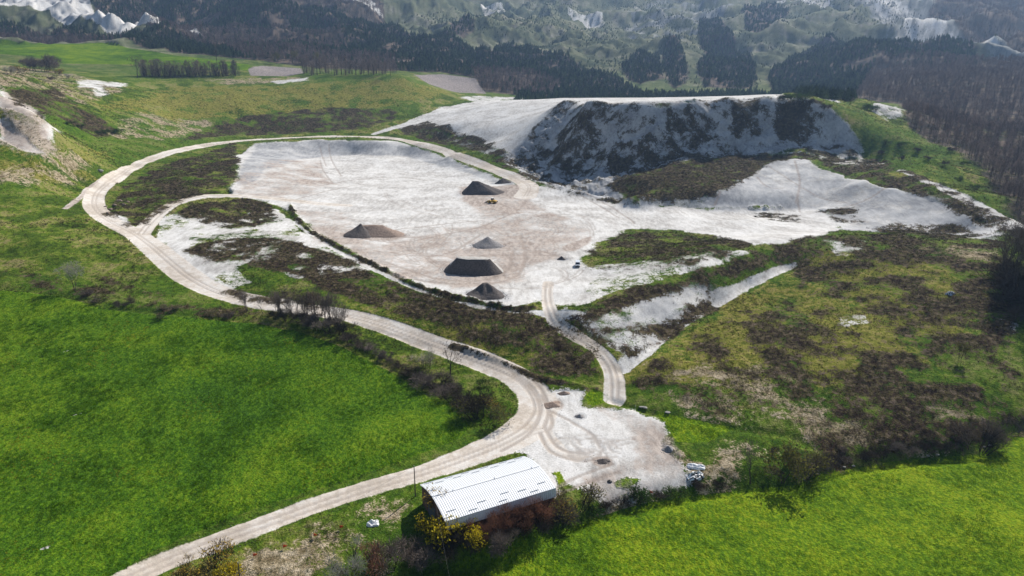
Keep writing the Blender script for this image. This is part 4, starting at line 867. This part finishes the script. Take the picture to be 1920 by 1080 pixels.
# cliff top
for i, (u, v, t) in enumerate(((1478,190,172),(1500,190,173),(1518,196,182),(1465,188,176),(1545,206,192),(1625,206,192),(1640,208,196),(1500,215,200))):
    shrub_at(u, v, t, (S_GRN+S_DARK)[i % 5], 'dark green bush on the brow of the quarry cliff', group='bushes on the cliff brow', w=1.3)
for i, (u, v) in enumerate(((1660,270),(1690,275),(1720,285),(1740,300),(1770,310),(1800,340),(1830,355),(1690,300),(1650,290),(1780,285),(1810,310))):
    shrub_at(u, v, v-11, (S_GRN+S_DARK)[i % 5], 'green bush on the grassy slope below the bare wood', group='bushes on the grassy slope', w=1.2)
for i, (u, v) in enumerate(((190,252),(200,250),(215,251),(222,249),(150,240),(130,235))):
    shrub_at(u, v, v-9, S_GRN[i % 2], 'dark green bush in the hollow of the left hillside' if False else 'dark green bush in the hollow of the grassy hillside', group='bushes in the grassy hollow', w=1.3)

# ------------------------------------------------------------------ stockpiles
def heap_material(name, a, b, sc=1.2):
    m = Mat(name); n = m.noise(sc, 5, .7, obj=True); m.color(m.ramp(n, (.3, a), (.7, b))); m.bump(n, .9, .35); return m.m
H_GREY = heap_material('grey crushed stone', (.16, .15, .15), (.40, .38, .37), 1.6)
H_DARK = heap_material('wet dark gravel and shaded heap face', (.07, .062, .06), (.17, .15, .14), 1.4)  # also stands in for the shaded face of the flat topped stockpile
H_MID = heap_material('mid grey sandy gravel', (.24, .23, .215), (.36, .345, .33), .9)
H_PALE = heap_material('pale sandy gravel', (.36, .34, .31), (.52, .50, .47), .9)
H_BROWN = heap_material('brown earth', (.20, .15, .12), (.36, .28, .23), .9)
def heap(name, u, v, rx, ry, h, rz, mat, label, top=(0.0, 0.0), noise=.12, peak=(0, 0), group=None, seed=0, dry=None):  # dry: paler material painted on the sunlit sides
    bx, by, bz = ground_at(u, v); n, k = 44, 12; vs_, fs = [], []; ca, sa = math.cos(rz), math.sin(rz); R_ = random.Random(seed)
    off = R_.uniform(0, 50)
    def addv(x, y, z):
        X = x*ca-y*sa; Y = x*sa+y*ca; vs_.append((X, Y, z + gz(bx+X, by+Y)-bz))
    addv(peak[0], peak[1], h)
    for j in range(1, k+1):
        t = j/k
        for i in range(n):
            a = 2*math.pi*i/n; q = 1+noise*1.6*(float(vnoise(np.array([math.cos(a)*1.7+off]), np.array([math.sin(a)*1.7+off]), seed)[0])-.5)
            c_, s_ = math.cos(a), math.sin(a); e = .75
            ex = math.copysign(abs(c_)**e, c_); ey = math.copysign(abs(s_)**e, s_)
            if t < .34:
                w = t/.34; x = peak[0]+ex*top[0]*w; y = peak[1]+ey*top[1]*w; z = h*(1-.02*w)
                if top[0] == 0: z = h*(1-.05*w); x = peak[0]+ex*rx*.06*w; y = peak[1]+ey*ry*.06*w
            else:
                w = (t-.34)/.66; x0 = peak[0]+ex*max(top[0], rx*.06); y0 = peak[1]+ey*max(top[1], ry*.06)
                x = x0+(ex*rx*q-x0)*w; y = y0+(ey*ry*q-y0)*w; z = h*(.97-.97*w**.92) - (.25 if w > .99 else 0)
            z += (float(vnoise(np.array([x*.7+off]), np.array([y*.7]), seed+5)[0])-.5)*noise*h*.9*(1-w*.6 if t >= .34 else 1)
            if w > .99 and t > .9: z = -.25
            addv(x, y, z)
    for i in range(n): fs.append((0, 1+i, 1+(i+1) % n))
    for j in range(k-1):
        for i in range(n): a0 = 1+j*n+i; a1 = 1+j*n+(i+1) % n; fs.append((a0, a0+n, a1+n, a1))
    me = bpy.data.meshes.new(name); me.from_pydata(vs_, [], fs); me.materials.append(mat)
    if dry:                              # sunlit and shaded sides put into the colour: pale top and back, dark front
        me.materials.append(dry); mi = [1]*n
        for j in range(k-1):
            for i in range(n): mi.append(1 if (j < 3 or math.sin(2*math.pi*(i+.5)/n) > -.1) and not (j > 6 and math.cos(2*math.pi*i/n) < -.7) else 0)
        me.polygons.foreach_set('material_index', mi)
    me.update()
    me.polygons.foreach_set('use_smooth', [True]*len(fs))
    o = link(name, me, loc=(bx, by, bz)); tag(o, label, 'gravel heap' if 'gravel' in name else 'earth heap', group); return o
heap('gravel_heap', 888, 508, 12.5, 8.5, 6.4, .05, H_DARK, 'big flat topped pale gravel stockpile on the quarry floor', top=(7.0, 2.6), noise=.05, peak=(0, -3.0), seed=1, dry=H_PALE)  # pale and dark gravel paint its sunlit and shaded sides
heap('gravel_heap', 915, 461, 7.5, 6.5, 4.6, .3, H_GREY, 'pointed grey gravel cone behind the flat topped stockpile', seed=2)
heap('gravel_heap', 912, 553, 7.0, 5.5, 4.4, .2, H_DARK, 'dark rubble heap on the berm at the quarry edge', top=(1.5, .6), noise=.25, seed=3)
heap('gravel_heap', 672, 442, 8.0, 7.0, 6.0, .4, H_DARK, 'dark gravel heap joined to a long brown earth heap', noise=.12, peak=(1.5, 0), seed=4)
heap('earth_heap', 712, 440, 13, 7.5, 5.0, .25, H_BROWN, 'long brown earth heap beside the dark gravel heap', top=(6, 1), noise=.12, peak=(-4, 0), seed=5)
heap('gravel_heap', 905, 361, 17, 9.5, 8.0, -.12, H_DARK, 'large black ridge shaped heap behind the wheel loader', top=(2.2, .5), noise=.16, peak=(-5, 0), seed=6)
heap('gravel_heap', 943, 343, 7, 5, 4.2, 0, H_DARK, 'small black heap near the bend of the haul road', noise=.2, seed=7)
heap('earth_heap', 1053, 486, 2.0, 1.6, 1.4, 0, H_DARK, 'tiny dark rubble heap beside the parked van', noise=.3, seed=8)
heap('earth_heap', 1036, 759, 2.6, 1.9, .8, .2, H_BROWN, 'low brown earth heap at the edge of the road bend', noise=.25, seed=9)
heap('gravel_heap', 1087, 781, 1.3, 1.0, .8, 0, H_GREY, 'small grey gravel heap on the yard near the grass patch', noise=.2, seed=10)
heap('earth_heap', 1130, 865, 1.7, 1.2, .6, .3, H_DARK, 'small brown rubble pile on the yard inside the wheel tracks', noise=.35, seed=11)
heap('earth_heap', 1057, 738, 2.0, 1.0, .7, .1, H_BROWN, 'little earth pile at the top of the yard by the track', noise=.3, seed=12)
heap('gravel_heap', 1252, 842, 1.6, 1.4, .8, .1, H_GREY, 'grey stone pile at the grassy edge of the yard', noise=.35, seed=13)

# loose stones rolled to the foot of the heaps and along the verges
def stone_mesh(seed, mat):
    R_ = random.Random(seed); bm = bmesh.new(); bmesh.ops.create_icosphere(bm, subdivisions=1, radius=.5)
    for q in bm.verts: q.co *= R_.uniform(.6, 1.15)
    me = bpy.data.meshes.new('loose stone'); bm.to_mesh(me); bm.free(); me.materials.append(mat); return me
qx, qy, qs = [], [], []
for (u, v, rx, ry, n_) in ((888,510,12.5,8.5,260),(915,461,7.5,6.5,160),(912,553,7,5.5,320),(674,442,8,7,160),(712,440,13,7.5,160),(905,361,17,9.5,160),(943,343,7,5,90),(1053,486,2,1.6,60),(1087,781,1.3,1,40),(1130,865,1.7,1.2,60),(1036,759,2.6,1.9,60),(1252,842,2.2,1.8,80)):
    c_ = ground_at(u, v); a_ = rng.uniform(0, 6.283, n_); k_ = .9+np.abs(rng.normal(0, .16, n_)); qx.append(c_[0]+np.cos(a_)*rx*k_); qy.append(c_[1]+np.sin(a_)*ry*k_); qs.append(rng.uniform(.12, .45, n_)*(1 if rx > 3 else .6))
x_, y_, r_ = cand(30000, 100, 420); rd = samp(LAY['road'], x_, y_); cl = samp(LAY['clay'], x_, y_); k_ = ((rd > .05) & (rd < .42)) | ((cl > .45) & (rng.random(len(x_)) < .08)); qx.append(x_[k_]); qy.append(y_[k_]); qs.append(rng.uniform(.08, .3, int(k_.sum())))
qx, qy, qs = np.concatenate(qx), np.concatenate(qy), np.concatenate(qs)
scatter('loose_stones', [stone_mesh(i, (H_GREY, H_DARK, H_PALE, H_BROWN)[i % 4]) for i in range(8)], onground(qx, qy), qs, 'loose stones scattered round the heaps and along the road verges', tilt=.6)

# ------------------------------------------------------------------ shed
AX = Vector((.8886, .4587, 0)); SH_RZ = math.atan2(AX.y, AX.x)
def metal_roof():
    m = Mat('white corrugated steel'); n = m.noise(.5, 4, .6, obj=True); m.color(m.ramp(n, (.3, (.66, .68, .70)), (.7, (.78, .79, .80)))); m.b.inputs['Roughness'].default_value = .42; m.b.inputs['Specular IOR Level'].default_value = .4; return m.m
M_ROOF = metal_roof(); M_TRIM = simple('dull zinc trim', (.42, .45, .49), .5, .15, .4, 1.5); M_BRICK = simple('brown brick wall', (.17, .10, .07), .9, .3, .1, 2.0); M_DK = simple('dark door steel', (.10, .11, .125), .6, .2, .3, 3)
shed = empty('shed', (shed_c[0], shed_c[1], gz(*shed_c)-.02), SH_RZ); tag(shed, 'farm shed with a white corrugated arched roof beside the yard', 'shed')
LEN, HW, ZE, ZR = 25.8, 7.3, 4.9, 6.35      # local x along the ridge, local y: + is the far side
def arch(y): return ZE+(ZR-ZE)*(1-(abs(y)/HW)**1.9)
def roof_sheet(side):
    mb = MB(); nx = 8; ny = 10; w = LEN/26
    for j in range(ny+1):
        y = side*(HW*j/ny)
        for i in range(nx+1): mb.v.append((w*i/nx, y, arch(y)+(.05 if (i % 4) in (1, 2) else 0.0)))
    for j in range(ny):
        for i in range(nx):
            a = j*(nx+1)+i; f = (a, a+1, a+nx+2, a+nx+1); mb.face(f if side > 0 else f[::-1])
    return mb.mesh('roof_panel', M_ROOF)
rs = {s_: roof_sheet(s_) for s_ in (1, -1)}
sk = MB(); w = LEN/26
for i in range(9):
    o_ = .06 if (i % 4) in (1, 2) else 0
    sk.v += [(w*i/8, -HW-.05-o_, ZE-.08), (w*i/8, -HW-.35-o_, ZE-2.0)]
for i in range(8): sk.face((2*i+1, 2*i+3, 2*i+2, 2*i))
skm = sk.mesh('cladding_panel', M_ROOF)
for i in range(26):
    for s_ in (1, -1): link('roof_panel', rs[s_], shed, (-LEN/2+w*i, 0, 0))
    link('cladding_panel', skm, shed, (-LEN/2+w*i, 0, 0))
mb = MB()
for y0, y1 in ((-.28, 0), (0, .28)): mb.prism([(-LEN/2, 0), (LEN/2, 0), (LEN/2, .02), (-LEN/2, .02)], y0, y1)
mb.v = [(x, y, z+arch(y)+.10) for x, y, z in mb.v]; link('ridge_cap', mb.mesh('ridge_cap', M_ROOF), shed)
for k in (-.32, .06, .42):
    mb = MB(); pts = [(LEN*k+.25*t, -.3+.6*t, arch(0)+.13+.14*math.sin(3.1*t)) for t in (0, .25, .5, .75, 1)]
    for a, b in zip(pts[:-1], pts[1:]): mb.tube(a, b, .05, .05, 4)
    link('ridge_hook', mb.mesh('ridge_hook', M_TRIM), shed)
for (xs, y) in ((-11.2, 6.6), (-9.2, 5.3), (-6.5, 6.6), (-5, 5.3), (-2.5, 6.6), (-.5, 5.3), (2.2, 6.6), (4.2, 5.3), (7, 6.6), (8.6, 5.3), (11, 6.6), (-10.8, -5.4), (-6.5, -6.6), (-4, -5.4), (.4, -6.6), (1.6, -5.0), (5.5, -5.6), (8, -6.6), (-12, -6.7), (10.5, -5.2)):
    mb = MB(); mb.box((xs, y, arch(y)+.12), (2.0, .07, .10)); link('snow_guard', mb.mesh('snow_guard', M_TRIM), shed)
mb = MB(); mb.box((0, -HW-.06, ZE-.03), (LEN+.1, .16, .14)); link('gutter', mb.mesh('gutter', M_TRIM), shed)
mb = MB(); mb.box((0, HW+.04, ZE-.02), (LEN+.1, .12, .16)); link('gutter', mb.mesh('gutter', M_TRIM), shed)
for e in (-1, 1):
    mb = MB(); ys = [HW*t/10 for t in range(-10, 11)]
    for a, b in zip(ys[:-1], ys[1:]): mb.tube((e*(LEN/2+.03), a, arch(a)-.06), (e*(LEN/2+.03), b, arch(b)-.06), .09, .09, 4)
    link('verge_trim', mb.mesh('verge_trim', M_ROOF), shed)
    g = [(-HW+.25, -.6)] + [(y*.965, arch(y)-.12) for y in ys] + [(HW-.25, -.6)]
    mb = MB(); n_ = len(g); x0 = e*(LEN/2-.35)
    mb.v = [(x0-.15, y, z) for y, z in g] + [(x0+.15, y, z) for y, z in g]
    mb.face(range(n_)); mb.face(range(2*n_-1, n_-1, -1))
    for i in range(n_): j = (i+1) % n_; mb.face((i, n_+i, n_+j, j))
    gw = link('gable_wall', mb.mesh('gable_wall', M_BRICK), shed)
    if e < 0:
        mb = MB(); mb.box((x0-.17, 1.0, 1.9), (.08, 4.2, 3.8)); d_ = link('sliding_door', mb.mesh('sliding_door', M_DK), shed)  # door leaf in plain dark steel
for s_ in (-1, 1):
    mb = MB(); mb.box((0, s_*(HW-.4), 1.9), (LEN-1.2, .3, 5.4)); link('wall', mb.mesh('wall', M_BRICK), shed)

# ------------------------------------------------------------------ poles and wires
M_POLE = simple('weathered pole wood', (.10, .085, .07), .85, .3, .1, 4); M_WIRE = simple('wire', (.12, .12, .12), .6)
def pole(u, v, vt, label, h=None, name='utility_pole', r=.13):
    b = ground_at(u, v); h = h or height_for(b, vt); o = empty(name, b); tag(o, label, 'pole')
    mb = MB(); mb.tube((0, 0, -.5), (0, 0, h), r, r*.72, 10, cap=True); link('post', mb.mesh('post', M_POLE), o)
    mb = MB(); mb.tube((0, 0, h-.02), (0, 0, h+.14), r*.5, r*.4, 8, cap=True); link('insulator', mb.mesh('insulator', simple('porcelain', (.5, .5, .48), .3)), o)
    return Vector((b[0], b[1], b[2]+h+.1))
p1 = pole(779, 931, 874, 'slender wooden utility pole beside the road at the shed corner')
p2 = pole(455, 1120, 1055, 'short wooden post with a wire beside the ochre bush', name='utility_pole')
p3 = pole(846, 1150, 0, 'wooden pole holding the wire that runs to the shed', h=7.0)
def wire(a, b, sag, label):
    mb = MB(); pr = None
    for i in range(15):
        t = i/14; q = a.lerp(b, t); q.z -= sag*4*t*(1-t)
        if pr is not None: mb.tube(pr, q, .012, .012, 4)
        pr = q
    tag(link('overhead_wire', mb.mesh('overhead_wire', M_WIRE)), label, 'wire')
wire(p1, p2, .5, 'overhead wire strung from the utility pole to the short post')
gp = shed.matrix_basis @ Vector((-LEN/2+.3, -1.0, arch(1.0)-.05))
wire(Vector(gp), p3, .3, 'thin overhead wire hanging from the shed gable')

# ------------------------------------------------------------------ markers, tarps, stones
M_ORANGE = simple('orange plastic', (.75, .10, .02), .5); M_STAKE = simple('stake wood', (.2, .15, .1), .9)
def marker(u, v, label, k=1.0, group='orange markers in the dead grass'):
    b = ground_at(u, v); o = empty('marker_flag', b, random.uniform(-.4, .4)); tag(o, label, 'marker', group)
    mb = MB(); mb.tube((0, 0, -.2), (0, 0, 1.0*k), .03, .025, 6, cap=True); link('stake', mb.mesh('stake', M_STAKE), o)
    mb = MB(); n = 6
    for j in range(n+1):
        t = j/n
        for i in range(4): s_ = i/3; mb.v.append((.03+.75*k*t, .07*math.sin(t*6+s_*2), 1.0*k-.62*k*s_*(1-.55*t)-.15*t*k))
    for j in range(n):
        for i in range(3): a = j*4+i; mb.face((a, a+4, a+5, a+1))
    fm = mb.mesh('flag', M_ORANGE); fo = link('flag', fm, o); sl = fo.modifiers.new('thickness', 'SOLIDIFY'); sl.thickness = .03
ML = 'orange plastic marker flag on a stake in the dead grass by the road'
for (u, v) in ((475, 1046), (531, 1030), (588, 1008), (637, 993)): marker(u, v, ML, 1.0)
marker(1218, 927, 'single orange marker flag on the ditch edge by the yard', 1.0, group=None)
def tarp(u, v, sx, sy, h, rz, mats, label, seed, name='plastic_sheet'):
    bx, by, bz = ground_at(u, v); nx, ny = 22, 16; mb = MB(); ca, sa = math.cos(rz), math.sin(rz)
    X, Y = np.meshgrid(np.linspace(-1, 1, nx+1), np.linspace(-1, 1, ny+1)); q = fbm(X*2.2+seed*3.3, Y*2.2, seed, 4); q2 = fbm(X*5, Y*5+seed, seed+4, 3)
    for j in range(ny+1):
        for i in range(nx+1):
            a, b = X[j, i], Y[j, i]; e = max(0, 1-max(abs(a), abs(b))**2); k = 1-.16*abs(q[j, i]-.5)*4*abs(a*b)
            x, y = a*sx*.5*k*(1+.25*(q2[j, i]-.5)), b*sy*.5*k*(1+.3*(q[j, i]-.5)); wx_, wy_ = x*ca-y*sa, x*sa+y*ca
            mb.v.append((wx_, wy_, gz(bx+wx_, by+wy_)-bz+.03+h*e**.6*(.2+1.3*max(0, q[j, i]-.3))+.25*h*e*(q2[j, i]-.4)))
    for j in range(ny):
        for i in range(nx): a = j*(nx+1)+i; mb.face((a, a+1, a+nx+2, a+nx+1), (1 if len(mats) > 1 and q2[j, i] < .47 else 0))
    o = link(name, mb.mesh(name, *mats), loc=(bx, by, bz)); sl = o.modifiers.new('thickness', 'SOLIDIFY'); sl.thickness = .03; sl.offset = -1; tag(o, label, 'plastic sheet')
M_WHITE = simple('white plastic film', (.80, .80, .80), .45, .06, .4, 3); M_BLUE = simple('bluish plastic film', (.50, .54, .60), .4, .2, .4, 3); M_BLACK = simple('black plastic film', (.02, .021, .024), .4, .2, .4, 3)
tarp(699, 982, 2.6, 1.8, 1.0, .2, [M_WHITE], 'crumpled white plastic sheet lying on the grass near the shed', 1)
tarp(1305, 876, 4.4, 1.7, .9, -.15, [M_WHITE, M_BLUE], 'long crumpled white plastic sheet at the grassy end of the yard', 2)
tarp(1303, 892, 4.6, 2.0, 1.0, .25, [M_WHITE, M_BLACK], 'heap of black and white plastic film at the ditch end of the yard', 3)
tarp(1782, 550, 3.2, 2.2, 1.3, .6, [M_BLUE, M_BLACK], 'dumped bluish plastic bundle in the brown scrub', 4)
M_STONE = heap_material('pale stone', (.26, .25, .23), (.44, .42, .39), 2)
def stone(u, v, r, label, seed, group=None, mat=None, name='boulder'):
    b = ground_at(u, v); bm = bmesh.new(); bmesh.ops.create_icosphere(bm, subdivisions=2, radius=r); R_ = random.Random(seed); o1 = R_.uniform(0, 9)
    for q in bm.verts:
        n = .75+.6*float(vnoise(np.array([q.co.x/r*1.3+o1]), np.array([q.co.y/r*1.3+q.co.z/r]), seed)[0]); q.co *= n; q.co.z *= (.35 if name == 'rock_slab' else .7); q.co.x *= 1.3
    me = bpy.data.meshes.new(name); bm.to_mesh(me); bm.free(); me.materials.append(mat or M_STONE); o = link(name, me, loc=(b[0], b[1], b[2]+(0 if name == 'rock_slab' else r*.15))); tag(o, label, 'stone', group)
stone(187, 321, 1.7, 'lone pale boulder on the green slope outside the road loop', 1)
for i, (u, v) in enumerate(((1553,877),(1583,876),(1600,874),(1532,889),(1508,899),(1740,855),(1845,838),(1855,835),(1758,853))):
    stone(u, v, .32, 'pale stone at the foot of the ditch bank', 20+i, 'stones along the ditch')
for i, (u, v) in enumerate(((1203,763),(1209,764),(1252,773))):
    stone(u, v, .6, 'light slab of rock along the small ditch behind the yard', 40+i, 'rocks along the yard ditch', name='rock_slab')
for i, (u, v, r_) in enumerate(((207,393,1.6),(215,385,1.5),(224,377,1.8),(232,384,1.4),(240,379,1.3),(203,400,1.3),(198,388,1.3))):
    stone(u, v, r_*.6, 'grey rubble block inside the haul road bend', 60+i, 'rubble blocks inside the road bend', mat=H_BROWN)
stone(1143, 903, .45, 'small black lump on the gravel near the yard grass', 90, mat=M_BLACK, name='rubber_lump')

# ------------------------------------------------------------------ vehicles
M_YLW = simple('loader yellow', (.60, .36, .05), .5, .2, .4, 2); M_TYRE = simple('tyre rubber', (.025, .025, .025), .9); M_GLASS = simple('dark window glass', (.02, .026, .032), .08, 0, .6); M_CABW = simple('white cab roof', (.80, .80, .78), .5); M_STEEL = simple('bucket steel', (.16, .14, .125), .6, .3, .3, 2)
def wheel_mesh(r, w, rim):
    t = MB(); n = 20
    prof = [(-.5*w, .62*r), (-.5*w, .9*r), (-.38*w, r), (.38*w, r), (.5*w, .9*r), (.5*w, .62*r)]
    for i in range(n):
        a = 2*math.pi*i/n
        for y, q in prof: t.v.append((q*math.cos(a), y, q*math.sin(a)))
    for i in range(n):
        for j in range(5): p = i*6+j; q = ((i+1) % n)*6+j; t.face((p, p+1, q+1, q))
    rm = MB(); rm.tube((0, -.44*w, 0), (0, .44*w, 0), .64*r, .64*r, n, cap=True); rm.tube((0, -.5*w, 0), (0, .5*w, 0), .2*r, .2*r, 8, cap=True)
    return t.mesh('tyre', M_TYRE), rm.mesh('rim', rim)
def add_wheels(root, pts, r, w, rim):
    ty, rm = wheel_mesh(r, w, rim)
    for p in pts: o = empty('wheel', p); o.parent = root; link('tyre', ty, o); link('rim', rm, o)
b = ground_at(922, 381); ld = empty('wheel_loader', b, math.radians(150)); tag(ld, 'yellow wheel loader with a white cab roof working by the black heap', 'loader')
mb = MB(); mb.prism([(-3.6, .9), (-.2, .75), (-.2, 2.1), (-1.2, 2.25), (-3.4, 2.05), (-3.7, 1.6)], -1.1, 1.1); link('engine_body', mb.mesh('engine_body', M_YLW), ld)
mb = MB(); mb.prism([(-.1, .8), (2.3, .8), (2.3, 1.5), (1.4, 1.9), (-.1, 1.5)], -.7, .7); link('front_frame', mb.mesh('front_frame', M_YLW), ld)
mb = MB(); mb.box((-3.75, 0, 1.15), (.5, 2.4, .7)); link('counterweight', mb.mesh('counterweight', M_STEEL), ld)
cb = MB(); cb.box((-.55, 0, 2.75), (1.7, 1.5, 1.4), taper=.9); cab = link('cab', cb.mesh('cab', M_GLASS), ld)
mb = MB(); mb.box((-.55, 0, 3.52), (1.85, 1.7, .16)); link('cab_roof', mb.mesh('cab_roof', M_CABW), cab)
mb = MB()
for x in (-1.33, .23):
    for y in (-.7, .7): mb.tube((x, y, 2.05), (x*.9-.05, y*.92, 3.45), .06, .06, 5)
link('cab_pillar', mb.mesh('cab_pillar', M_YLW), cab)
for y in (-.6, .6):
    mb = MB(); mb.tube((1.2, y, 1.85), (2.7, y, 1.55), .16, .14, 6, cap=True); mb.tube((2.7, y, 1.55), (3.6, y, .75), .14, .14, 6, cap=True); link('lift_arm', mb.mesh('lift_arm', M_YLW), ld)
mb = MB(); mb.prism([(3.5, .25), (4.9, .15), (4.9, .22), (3.9, .45), (3.75, .95), (4.1, 1.5), (3.95, 1.55), (3.45, 1.05)], -1.5, 1.5); link('bucket', mb.mesh('bucket', M_STEEL), ld)
mb = MB(); mb.tube((-2.5, .5, 2.1), (-2.5, .5, 2.9), .08, .08, 6, cap=True); link('exhaust', mb.mesh('exhaust', M_STEEL), ld)
add_wheels(ld, [(x, y, .78) for x in (-2.2, 1.5) for y in (-1.05, 1.05)], .8, .65, M_YLW)
M_VAN = simple('pale van paint', (.62, .66, .72), .3, .03, .5, 1); M_BUMP = simple('black bumper', (.03, .03, .032), .7)
b = ground_at(1083, 499); vn = empty('parked_van', b, math.radians(-95)); tag(vn, 'pale blue white van parked facing the access track on the quarry floor', 'van')
mb = MB(); mb.prism([(-2.5, .35), (2.4, .35), (2.5, .75), (2.4, 1.05), (1.75, 1.2), (1.0, 2.0), (.6, 2.08), (-2.4, 2.08), (-2.5, 1.9)], -.95, .95)
mb.v = [(x, y*(1-.10*max(0, (z-1.1))), z) for x, y, z in mb.v]; body = link('body', mb.mesh('body', M_VAN), vn)
mb = MB(); mb.v = [(1.74, -.84, 1.23), (1.74, .84, 1.23), (1.06, .78, 1.96), (1.06, -.78, 1.96)]; mb.v = [(x+.03, y, z+.03) for x, y, z in mb.v]; mb.face((0, 1, 2, 3)); o = link('windscreen', mb.mesh('windscreen', M_GLASS), vn); o.modifiers.new('t', 'SOLIDIFY').thickness = .03
for y in (-1, 1):
    mb = MB(); mb.prism([(.25, 1.25), (1.5, 1.25), (.95, 1.85), (.25, 1.85)], y*.895, y*.955); link('side_window', mb.mesh('side_window', M_GLASS), vn)
    mb = MB(); mb.box((2.43, y*.72, .88), (.12, .36, .2)); link('headlight', mb.mesh('headlight', M_CABW), vn)
    mb = MB(); mb.box((1.45, y*1.08, 1.3), (.12, .22, .28)); link('wing_mirror', mb.mesh('wing_mirror', M_BUMP), vn)
mb = MB(); mb.box((2.47, 0, .52), (.2, 1.86, .36)); link('bumper', mb.mesh('bumper', M_BUMP), vn)
mb = MB(); mb.box((2.5, 0, .86), (.06, .9, .2)); link('grille', mb.mesh('grille', M_BUMP), vn)
add_wheels(vn, [(x, y, .33) for x in (-1.6, 1.6) for y in (-.83, .83)], .34, .22, M_TRIM)

# ------------------------------------------------------------------ haze
zlo = float(H.min())-1.0; zhi = float(H.max())+30
hz = MB(); hz.box((0, 3250, (zlo+zhi)/2), (14000, 6900, zhi-zlo)); hm = bpy.data.materials.new('haze'); hm.use_nodes = True; t = hm.node_tree; t.nodes.remove(t.nodes['Principled BSDF'])
pv = t.nodes.new('ShaderNodeVolumePrincipled'); pv.inputs['Color'].default_value = (.40, .62, 1.0, 1); pv.inputs['Density'].default_value = .0001; pv.inputs['Anisotropy'].default_value = .3
t.links.new(pv.outputs[0], t.nodes['Material Output'].inputs['Volume'])
tag(link('haze', hz.mesh('haze', hm)), 'thin blue spring haze over the valley', kind='stuff')
